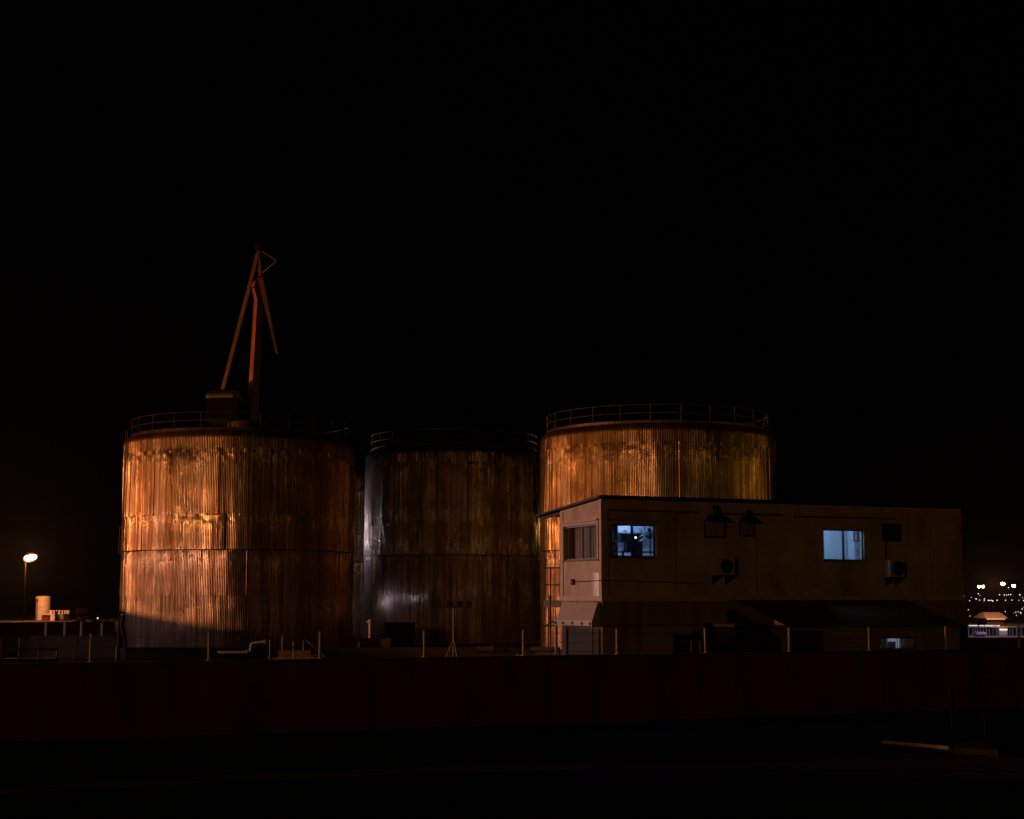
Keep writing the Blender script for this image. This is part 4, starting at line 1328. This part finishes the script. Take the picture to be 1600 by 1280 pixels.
# box on the retaining wall
a, c = at(162.5, 968.5, 100), at(172.5, 974.5, 100)
t = thing('electrical_box', (a.x, a.y, c.z - .2), 0, 'small grey electrical box on top of the retaining wall', 'box')
hb = a.z - c.z + .2
b = MB(); b.box((0, 0, 0), (c.x - a.x, .35, hb - .03)); b.build('casing', M['acpaint'], t, local=True)
b = MB(); b.box((-.03, -.03, hb - .03), (c.x - a.x + .03, .38, hb)); b.build('lid', M['acpaint'], t, local=True)

# ------------------------------------------------------------------ far left: silo, low tank, lamp mast
D = 250
a, c = at(56.5, 932, D), at(77.5, 970, D)
R0 = (c.x - a.x) / 2
sx = (a.x + c.x) / 2
si = thing('silo', (sx, D, 0), 0, 'slim pale upright silo lit by the bright street lamp', 'silo')
b = MB(); b.lathe((0, 0, 0), [(R0, 0), (R0, a.z - .15), (R0 * .96, a.z), (.05, a.z + .12)], 32); b.build('shell', M['white'], si, local=True, smooth=True)
b = MB()
lx = -R0 * .62; ly = -math.sqrt(R0 ** 2 - lx ** 2) - .12
b.tube([(lx - .1, ly, .2), (lx - .1, ly, a.z - .5)], .05, 6); b.tube([(lx + .12, ly, .2), (lx + .12, ly, a.z - .5)], .05, 6)
b.box((lx - .28, ly - .05, a.z - .62), (lx + .5, ly + .05, a.z - .48))
b.build('ladder', M['dark'], si, local=True)
a, c = at(70, 955.5, 244), at(107.5, 971, 244)
R1 = (c.x - a.x) / 2 * .76
lt_ = thing('low_tank', ((a.x + c.x) / 2 + R1 * .28, 244, 0), 0, 'squat bright orange lit tank with railing beside the silo', 'tank')
b = MB(); b.lathe((0, 0, 0), [(R1, 0), (R1, a.z - .45), (R1 * .98, a.z - .38), (.05, a.z - .3)], 36); b.build('shell', M['white'], lt_, local=True, smooth=True)
b = MB()
for k in range(20):
    an = 2 * PI * k / 20
    b.box((math.cos(an) * R1 * .97 - .07, math.sin(an) * R1 * .97 - .07, a.z - .4), (math.cos(an) * R1 * .97 + .07, math.sin(an) * R1 * .97 + .07, a.z + .2))
b.build('rail_post', M['white'], lt_, local=True)
b = MB(); b.box((-R1 * 1.75, -R1 * .7, a.z - .55), (-R1 * .2, R1 * .3, a.z - .33)); b.build('platform', M['white'], lt_, local=True)
b = MB(); b.box((-R1 * 1.72, -R1 * .6, 0), (-R1 * .98, R1 * .3, a.z - .56)); b.build('cabin', M['rust_sheet'], lt_, local=True)
b = MB(); b.tube([(-R1 * .05, -R1 - .25, 0), (-R1 * .05, -R1 - .25, a.z + .1)], .16, 8); b.tube([(-R1 * .05, -R1 - .25, a.z * .52), (-R1 * .05, -R1 - .25, a.z * .58)], .34, 8); b.build('standpipe', M['dark'], lt_, local=True)


def mast(px, py, D, label, heads, m, group=None, hr=.5, lean=0.0, base_px=None, zb=0.0, hood=False):
    p = at(px, py, D)
    bx = at(base_px if base_px else px, py, D).x
    t = thing('lamp_mast', (bx, D, zb), 0, label, 'lamp mast', group)
    b = MB(); b.tube([(0, 0, 0), (0, 0, (p.z - zb) - hr * 1.2), (p.x - bx, 0, (p.z - zb) - hr * .5)], .10, 8, r1=.06); b.build('pole', M['hose'], t, local=True, smooth=True)
    for (dx, dz) in heads:
        b = MB(); b.ball((p.x - bx + dx, 0, (p.z - zb) + dz), hr, 14, 8, (1.15, .6, .8)); b.build('lamp', m, t, local=True, smooth=True)
        b = MB(); b.lathe((p.x - bx + dx, .15, (p.z - zb) + dz + hr * .6), [(hr * .5, 0), (hr * .35, hr * .35), (hr * .1, hr * .4)], 12); b.build('lamp_cap', M['dark'], t, local=True)
    if hood:  # made-up bowl that imitates the orange glow around the lamps
        x0_ = p.x - bx + min(h_[0] for h_ in heads) - hr * 1.25; x1_ = p.x - bx + max(h_[0] for h_ in heads) + hr * 1.25
        z0_ = (p.z - zb) + min(h_[1] for h_ in heads) - hr * .95; z1_ = (p.z - zb) + max(h_[1] for h_ in heads) + hr * .95
        rb = MB(); n_ = 28; vs = []
        ox_, oz_ = (x0_ + x1_) / 2, (z0_ + z1_) / 2; ax_, az_ = (x1_ - x0_) / 2 * 1.25, (z1_ - z0_) / 2 * 1.3
        for (f_, y_) in ((1, -.1), (1, .3), (.75, .8), (.05, .95)):
            for q_ in range(n_):
                c_, d_ = math.cos(2 * PI * q_ / n_) * ax_ * f_, math.sin(2 * PI * q_ / n_) * az_ * f_
                vs.append((ox_ + c_ * .97 - d_ * .24, y_ * hr, oz_ + c_ * .24 + d_ * .97))
        rb.add(vs, [(i_ * n_ + q_, i_ * n_ + (q_ + 1) % n_, (i_ + 1) * n_ + (q_ + 1) % n_, (i_ + 1) * n_ + q_) for i_ in range(3) for q_ in range(n_)] + [tuple(range(3 * n_, 4 * n_))])
        rb.build('glow_bowl', M['bronze'], t, local=True)
    return t, p


mst, lamp1 = mast(47, 871.5, 240, 'bright sodium lamp mast glowing orange on the far left', ((-.32, -.10), (.40, .10)), M['sodium'], hr=.46, base_px=40.5, hood=True)
# dim red mast head, small boat and cabin by the water
a, c = at(121, 950.5, 230), at(134, 966, 230)
t = thing('signal_mast', ((a.x + c.x) / 2, 230, 0), 0, 'dim red brown signal tower left of the big tank', 'tower')
b = MB(); b.box((-.5, -.5, 0), (.5, .5, c.z)); b.build('tower_body', M['rust_sheet'], t, local=True)
b = MB(); b.box((-.75, -.75, a.z - .75), (.65, .65, a.z)); b.build('tower_cabin', M['crane'], t, local=True)
b = MB(); b.box((-.5, -.5, c.z + .002), (.72, .6, c.z + .2)); b.build('gallery', M['crane'], t, local=True)
b = MB(); b.box((-.35, -.35, c.z + .2), (.35, .35, a.z - .752)); b.build('tower_neck', M['rust_sheet'], t, local=True)
a, c = at(112, 969, 225), at(126, 975, 225)
t = thing('small_boat', (a.x, 225, 0), 0, 'little pinkish boat hull just below the signal tower', 'boat')
ln = c.x - a.x; z0, z1 = c.z, a.z
b = MB()
b.hexa([(ln * .35, -.25, 0), (ln * .95, -.3, 0), (ln * .95, .3, 0), (ln * .35, .25, 0)], [(0, -.1, z1), (ln, -.6, z1 - .1), (ln, .6, z1 - .1), (0, .1, z1)])
b.build('hull', M['white'], t, local=True)
b = MB(); b.box((ln * .55, -.35, z1 - .1), (ln * .95, .35, z1 + .25)); b.build('deckhouse', M['trim'], t, local=True)
a, c = at(144, 962, 225), at(154, 975, 225)
t = thing('quay_cabin', (a.x, 225, 0), 0, 'small dim cabin with one tiny light left of the big tank', 'cabin')
b = MB(); b.box((0, 0, 0), (c.x - a.x, 1.2, a.z)); b.build('cabin_wall', M['rust_sheet'], t, local=True)
b = MB(); b.box((-.1, -.1, a.z), (c.x - a.x + .1, 1.3, a.z + .1)); b.build('roof', M['dark'], t, local=True)
b = MB(); b.ball((at(153, 966, 225).x - a.x, -.12, at(153, 966, 225).z), .09); b.build('lamp', M['pale_point'], t, local=True)

# ------------------------------------------------------------------ harbour crane behind the left tank
DC = 180.0
def cp(px, py, dy=0.0): return at(px, py, DC + dy)
f0 = cp(372, 640)
cr = thing('harbour_crane', (f0.x, DC, 0), 0, 'rusty orange harbour crane with folded jib standing behind the left tank', 'crane')
b = MB()
# tower column: lit left face, dark front face
twb = [cp(385, 640, 0), cp(399.5, 640, 3), cp(393, 640, 7), cp(377, 640, 3.2)]
low4 = [Vector((p.x, p.y, 9.0)) for p in twb]
kn = [cp(402, 468, 0), cp(411.5, 468, 2.2), cp(406, 468, 4.4), cp(397, 468, 2)]
b.hexa(low4, kn)
b.hexa(kn, [cp(396.5, 449, 0), cp(408, 430, 1.6), cp(406, 430, 3.2), cp(393.5, 448, 1.6)])
b.build('tower', M['crane'], cr)
b = MB(); b.bar(cp(341.5, 634, -2), cp(403, 396, -1), .38, .45); b.build('boom', M['crane_pale'], cr)
b = MB()
b.hexa([cp(402.3, 395, -1.4), cp(406, 395, -1.4), cp(406, 395, -.6), cp(402.3, 395, -.6)][::1],
       [cp(402.3, 395, -1.4), cp(406, 395, -1.4), cp(406, 395, -.6), cp(402.3, 395, -.6)]) if False else b.bar(cp(404, 393, -1), cp(406.5, 431, -1), .3, .4)
b.build('mast_head', M['crane'], cr)
b = MB(); b.bar(cp(405.5, 430, -1), cp(394.5, 449, -.3), .22, .3); b.build('strut', M['crane'], cr)
b = MB()
j0, j1 = cp(407, 434, -1.5), cp(432.5, 553, -4)
b.hexa([j0 + Vector((-.32, -.3, 0)), j0 + Vector((.32, -.3, 0)), j0 + Vector((.32, .3, 0)), j0 + Vector((-.32, .3, 0))],
       [j1 + Vector((-.1, -.15, 0)), j1 + Vector((.12, -.15, 0)), j1 + Vector((.12, .15, 0)), j1 + Vector((-.1, .15, 0))])
b.build('jib', M['crane_pale'], cr)
for (pa, pb, r) in ((cp(410, 393, -1), cp(432, 407.5, -2), .055), (cp(432, 407.5, -2), cp(407.5, 429, -1), .055), (cp(432, 407.5, -2), cp(434, 535, -4), .03), (cp(434.5, 410, -2), cp(437, 540, -4), .03)):
    b = MB(); b.tube([pa, pb], r, 6); b.build('cable', M['hose' if r < .04 else 'crane_pale'], cr)
b = MB(); b.box((cp(400, 392).x, DC - 1.3, cp(400, 393).z), (cp(409, 392).x, DC - .3, cp(400, 386).z)); b.tube([cp(402.5, 386, -.8), cp(401.5, 377, -.8)], .07, 6); b.tube([cp(405.5, 386, -.8), cp(405.5, 380, -.8)], .06, 6)
b.build('sheave_head', M['dark'], cr)
b = MB()
hx0, hx1 = cp(327, 620).x, cp(378, 620).x
zt_, zl_ = cp(340, 613).z, cp(340, 660).z
b.hexa([(hx0, DC - 3, zl_), (hx1, DC - 3, zl_), (hx1, DC + 4, zl_), (hx0, DC + 4, zl_)], [(hx0 + .5, DC - 3, zt_ - 1.05), (hx1, DC - 3, zt_ - 1.05), (hx1, DC + 4, zt_ - 1.05), (hx0 + .5, DC + 4, zt_ - 1.05)])
b.build('machinery_house', M['hose'], cr)  # dark body under a pale roof paints in its lit top edge
b = MB(); n_ = 10
arc = [(DC + .5 + 3.8 * math.cos(PI * i / n_), zt_ - 1.0 + 1.15 * math.sin(PI * i / n_)) for i in range(n_ + 1)]
b.add([(hx0 + .2, y, z) for y, z in arc] + [(hx1 - .5, y, z) for y, z in arc], [(i, i + 1, i + 12, i + 11) for i in range(n_)] + [tuple(range(11)), tuple(range(21, 10, -1)), (0, 11, 21, 10)])
b.build('machinery_roof', M['white'], cr, smooth=True)
b = MB(); b.lathe((f0.x + 1.0, DC + 1, 0), [(4.2, 7.8), (4.2, 9.0), (2.6, 9.2), (2.4, zl_)], 24); b.build('slewing_ring', M['dark'], cr)
for (x, y) in ((-4, -3), (6, -3), (-4, 5), (6, 5)):
    b = MB(); b.bar((f0.x + x, DC + y, 0), (f0.x + x * .5 + .5, DC + y * .5 + .5, 8.2), .9, .9); b.build('leg', M['crane'], cr)

# ------------------------------------------------------------------ far right: hill, town lights, quay
hb = MB()
pts = [(1380, 935), (1450, 934), (1505, 925), (1540, 921), (1575, 918), (1610, 915), (1680, 908), (1780, 903), (1950, 912), (2200, 935)]
vs, fs = [], []
for (x, y) in pts:
    a = at(x, y, 900); vs += [(a.x, 560, ZQ), (a.x, 640, max(0, a.z * .22) + ZQ), (a.x, 900, max(0.2, a.z)), (a.x, 1400, ZQ)]
for i in range(len(pts) - 1):
    for j in range(3):
        fs.append((i * 4 + j, i * 4 + 4 + j, i * 4 + 5 + j, i * 4 + 1 + j))
hb.add(vs, fs)
tag(hb.build('hill', M['hill'], smooth=True), kind='structure')

mast(1534, 917, 430, 'double orange lamp on the left of the three brightest harbour lamps', ((-.75, .0), (.35, .06)), M['sodium_far'], 'bright lamps across the harbour', hr=.36, zb=ZQ)
mast(1567, 912.5, 430, 'large orange lamp in the middle of the three brightest harbour lamps', ((0, 0),), M['sodium_far'], 'bright lamps across the harbour', hr=.5, zb=ZQ)
mast(1584, 915.5, 430, 'bluish white lamp on the right of the three brightest harbour lamps', ((0, 0),), M['white_far'], 'bright lamps across the harbour', hr=.42, zb=ZQ)

lights = [(65, 514, 1), (84, 588, .9), (148, 580, .7), (172, 530, .5), (247, 551, 1), (280, 472, .8), (305, 500, .5), (300, 568, .8), (375, 550, .9), (372, 577, .7),
          (435, 572, .9), (456, 576, .8), (480, 570, .8), (503, 583, 1), (570, 573, .9), (607, 488, .9), (680, 490, .9), (715, 492, .8), (745, 485, .8), (778, 484, .9),
          (830, 485, .4), (920, 488, 1), (958, 532, .6), (980, 578, .9), (905, 572, .6), (798, 570, .8), (698, 572, .8), (745, 378, 1), (128, 718, .8), (696, 746, .7),
          (957, 706, .9), (858, 755, .7), (895, 750, .6), (930, 758, .8), (938, 774, .8), (868, 806, .6), (826, 768, .4), (520, 760, .8), (440, 910, .8), (155, 815, .6)]
proto = {}
for (zx, zy, s) in lights:
    px, py = 1500 + zx / 9.85, 880 + zy / 9.85
    D = 520
    a = at(px, py, D)
    key = 'w' if zx in (680, 715, 745, 128) else 'p'
    t = thing('town_light', (a.x, D, ZQ), 0, 'tiny pale point of light among the dots across the dark harbour', 'street light', 'tiny town lights across the harbour')
    b = MB(); b.tube([(0, 0, 0), (0, 0, a.z - ZQ)], .06, 5); b.build('pole', M['dark'], t, local=True)
    b = MB(); b.ball((0, -.1, a.z - ZQ), .18 * s, 8, 6); b.build('lamp', M['warm_point' if key == 'w' else 'pale_point'], t, local=True)

# orange lit hall
D = 330
a, c = at(1538, 957, D), at(1574, 966, D)
hl = thing('quay_hall', (a.x, D, ZQ), 0, 'long low hall with an orange lit roof below the bright harbour lamps', 'hall')
w = c.x - a.x; zr, ze = a.z - ZQ, c.z - ZQ
b = MB(); b.box((.6, .5, 0), (w - .6, 7.5, ze - .05)); b.build('hall_wall', M['pipe_dark'], hl, local=True)
b = MB(); b.hexa([(0, -.5, ze), (w, -.5, ze), (w, 8.5, ze), (0, 8.5, ze)], [(.9, 3.2, zr), (w - .5, 3.2, zr), (w - .5, 4.8, zr), (.9, 4.8, zr)]); b.build('roof', M['white'], hl, local=True)
b = MB(); b.box((.3, -.52, ze - .28), (w - .6, -.3, ze - .06)); b.build('glow_eave', emit('eave_glow', (1.0, .33, .14), .55), hl, local=True)  # glowing strip stands in for light along the eave
# quay building with columns and string of lamps
D = 300
a, c = at(1512, 979, D), at(1640, 988, D)
q = thing('quay_arcade', (a.x, D, ZQ), 0, 'long quay arcade of purple lit columns with a string of lamps', 'arcade')
w = c.x - a.x
b = MB(); b.box((0, 2.2, 0), (w, 6, a.z - ZQ - .3)); b.build('rear_wall', M['pipe_dark'], q, local=True)
b = MB(); b.box((-.2, -.3, a.z - ZQ - .3), (w, 6.2, a.z - ZQ - .12)); b.build('roof_slab', M['dark'], q, local=True)
for k in range(28):
    x = .25 + k * (w - .5) / 27 + random.uniform(-.12, .12)
    b = MB(); b.tube([(x, 0, 0), (x, 0, a.z - ZQ - .302)], .085, 8); b.build('column', M['cabinet'], q, local=True)
k = 0
px = 1513.5
while px < 1562:
    if not (1527 < px < 1529 or 1537 < px < 1538.5 or 1551 < px < 1553.5 or 1555.5 < px < 1556.6):
        aa = at(px, 977.6 + .2 * math.sin(px * 3), D)
        b = MB(); b.ball((aa.x - a.x, -.33, (aa.z - ZQ)), .11, 6, 4); b.build('string_lamp', M['string'], q, local=True)
    px += 1.25
# market stall with warm lamps under the arcade
aa, cc = at(1561, 981, 297), at(1574, 986, 297)
st_ = thing('quay_kiosk', (aa.x, 297, ZQ), 0, 'warm pink lit kiosk in front of the quay arcade', 'kiosk')
b = MB(); b.box((0, 0, 0), (cc.x - aa.x, 1.5, (aa.z - ZQ) - .12)); b.build('counter', M['trim'], st_, local=True)
b = MB(); b.box((-.1, -.3, (aa.z - ZQ)), (cc.x - aa.x + .1, 1.6, (aa.z - ZQ) + .08)); b.build('roof', M['dark'], st_, local=True)
b = MB()
for i in range(5):
    b.ball(((i + .5) * (cc.x - aa.x) / 5, -.15, (aa.z - ZQ) - .3 - .06 * (i % 2)), .15, 8, 6)
b.build('lamp', M['warm_point'], st_, local=True)
aa, cc = at(1525.5, 988, 290), at(1541.5, 992.5, 290)
gs = thing('white_trailer', (aa.x, 290, ZQ), 0, 'pale grey trailer box below the string of lamps', 'trailer')
b = MB(); b.box((0, 0, .35), (cc.x - aa.x, 2, (aa.z - ZQ))); b.build('body', M['cabinet'], gs, local=True)
b = MB()
for x in (.3, cc.x - aa.x - .7):
    b.tube([(x, .1, .35), (x, .35, .35)], .35, 14)
b.build('wheel', M['rubber'], gs, local=True)

# ------------------------------------------------------------------ added unseen blockers that throw the low shadows
def shade_blocker(name, x0, x1, y0, y1, zl, zh, label):
    t = thing(name, (x0, y0, 0), 0, label, 'shade_blocker')
    b = MB(); b.box((0, 0, 0), (x1 - x0, y1 - y0, zl)); b.build('blocker_wall', M['plaster_low'], t, local=True)
    b = MB(); w, l = x1 - x0, y1 - y0
    b.add([(-.2, -.2, zl + .002), (w + .2, -.2, zl + .002), (w + .2, l + .2, zl + .002), (-.2, l + .2, zl + .002), (-.2, l / 2, zh), (w + .2, l / 2, zh)],
          [(0, 1, 5, 4), (3, 4, 5, 2), (0, 4, 3), (1, 2, 5), (0, 3, 2, 1)])
    rf_ = b.build('roof', M['rust_sheet'], t, local=True)
    return t


shade_blocker('tank_shade_block', -44, -38, 74, 95, 3.95, 4.35, 'added unseen gabled block shading the foot of the left tank')
shade_blocker('building_shade_block', -27, -22, 48.5, 60, 4.35, 4.6, 'added unseen gabled block shading the lower end of the site building')

tw = thing('road_shade_wall', wp(-62, .26, 0), WANG, 'added unseen tall wall keeping lamp light off the road', 'wall')  # added off-frame wall that shades the road
b = MB(); b.box((0, 0, 0), (62 - 3.9, 0.25, 3.9)); b.build('wall_body', M['wall'], tw, local=True)
b = MB(); b.box((-.05, -.05, 3.9), (62 - 3.85, 0.30, 4.0)); b.build('coping', M['coping'], tw, local=True)

# ------------------------------------------------------------------ thin night haze
b = MB(); b.box((-2700, -400, -8), (2700, 3700, 48))
hm = bpy.data.materials.new('night_haze'); hm.use_nodes = True
hn = hm.node_tree; hn.nodes.remove(hn.nodes['Principled BSDF'])
pv_ = hn.nodes.new('ShaderNodeVolumePrincipled')
pv_.inputs['Color'].default_value = (0.85, 0.85, 0.85, 1); pv_.inputs['Density'].default_value = 0.00005
pv_.inputs['Anisotropy'].default_value = 0.75
hn.links.new(pv_.outputs[0], hn.nodes['Material Output'].inputs['Volume'])
tag(b.build('haze', hm), kind='stuff')

# ------------------------------------------------------------------ light
def point(name, loc, col, power, radius=0.4):
    l = bpy.data.lights.new(name, 'POINT')
    l.color = col; l.energy = power; l.shadow_soft_size = radius
    o = bpy.data.objects.new(name, l); COL.objects.link(o); o.location = loc
    return o


def spot(name, loc, target, col, power, angle, blend=0.5, radius=0.3):
    l = bpy.data.lights.new(name, 'SPOT')
    l.color = col; l.energy = power; l.spot_size = R_(angle); l.spot_blend = blend; l.shadow_soft_size = radius
    o = bpy.data.objects.new(name, l); COL.objects.link(o); o.location = loc
    o.rotation_euler = (Vector(target) - Vector(loc)).to_track_quat('-Z', 'Y').to_euler()
    return o


KEY = (-92, 58, 10.0)
spot('high_mast_lamp', KEY, (0, 69.3, 7), SODIUM, 72000, 51, 0.12, 0.7)
spot('yard_lamp_white', (-25, 118, 9.0), (-6, 104, 6), (0.95, 0.78, 0.88), 3100, 90, 0.6, 0.3)
spot('tank_side_lamp', (-9.9, 99.6, 3.4), (-7.6, 100.6, 2.9), (0.95, 0.82, 1.0), 34, 120, 0.8, 0.15)
point('street_lamp_road', (-70, -150, 24), (1.0, 0.40, 0.10), 12500, 0.4)
spot('front_fill_spot', (-72, -152, 22), (19, 55, 4), (1.0, 0.45, 0.11), 26000, 22, 1.0, 0.4)  # added narrow spot brightening the building front
spot('yard_lamp_right', (46, 70, 11), (14, 97, 9), (1.0, 0.46, 0.05), 1500, 34, 0.5, 0.3)
spot('yard_lamp_pale', (-31, 66, 5.5), (3, 50.5, 4), (1.0, 0.64, 0.60), 5200, 112, 0.3, 0.25)
spot('bulkhead_lamp_pale', (-36, 80, 6), (-19, 92, 4), (1.0, 0.60, 0.62), 620, 60, 0.6, 0.25)
spot('tank_gap_lamp', (10, 120, 9), (1.5, 103, 6), (1.0, 0.50, 0.09), 3200, 100, 0.6, 0.3)
spot('crane_fill_spot', (-78, 160, 14), (-31, 180, 28), SODIUM, 44000, 60, 0.5, 0.4)  # added unseen spot lighting the crane from its left
spot('sodium_lamp_light', (lamp1.x, lamp1.y - 1.2, lamp1.z - .3), (sx + 1.6, 247, 3), (1.0, .30, .10), 9500, 84, 0.6, 0.5)
point('hall_lamp', (at(1550, 950, 318).x, 316, at(1556, 950, 318).z + 5), (1.0, .36, .14), 9000, 0.3)
point('quay_lamp', (at(1540, 975, 292).x, 288, 2.5), (.62, .58, 1.0), 800, 0.3)
point('quay_lamp_right', (at(1592, 975, 292).x, 288, 2.5), (.62, .58, 1.0), 600, 0.3)

wd_ = bpy.data.worlds.new('World')
S.world = wd_
wd_.use_nodes = True
nt = wd_.node_tree
sky = nt.nodes.new('ShaderNodeTexSky')
sky.sky_type = 'NISHITA'
sky.sun_disc = False
sky.sun_elevation = R_(-6)
sky.sun_rotation = R_(250)
bg = nt.nodes['Background']
nt.links.new(sky.outputs[0], bg.inputs['Color'])
bg.inputs['Strength'].default_value = 0.0008

S.view_settings.view_transform = 'Standard'
S.view_settings.look = 'None'
S.view_settings.exposure = 0
S.view_settings.gamma = 1
S.render.engine = 'CYCLES'
S.cycles.use_denoising = True
S.cycles.max_bounces = 6
S.cycles.transparent_max_bounces = 12
S.cycles.sample_clamp_indirect = 4
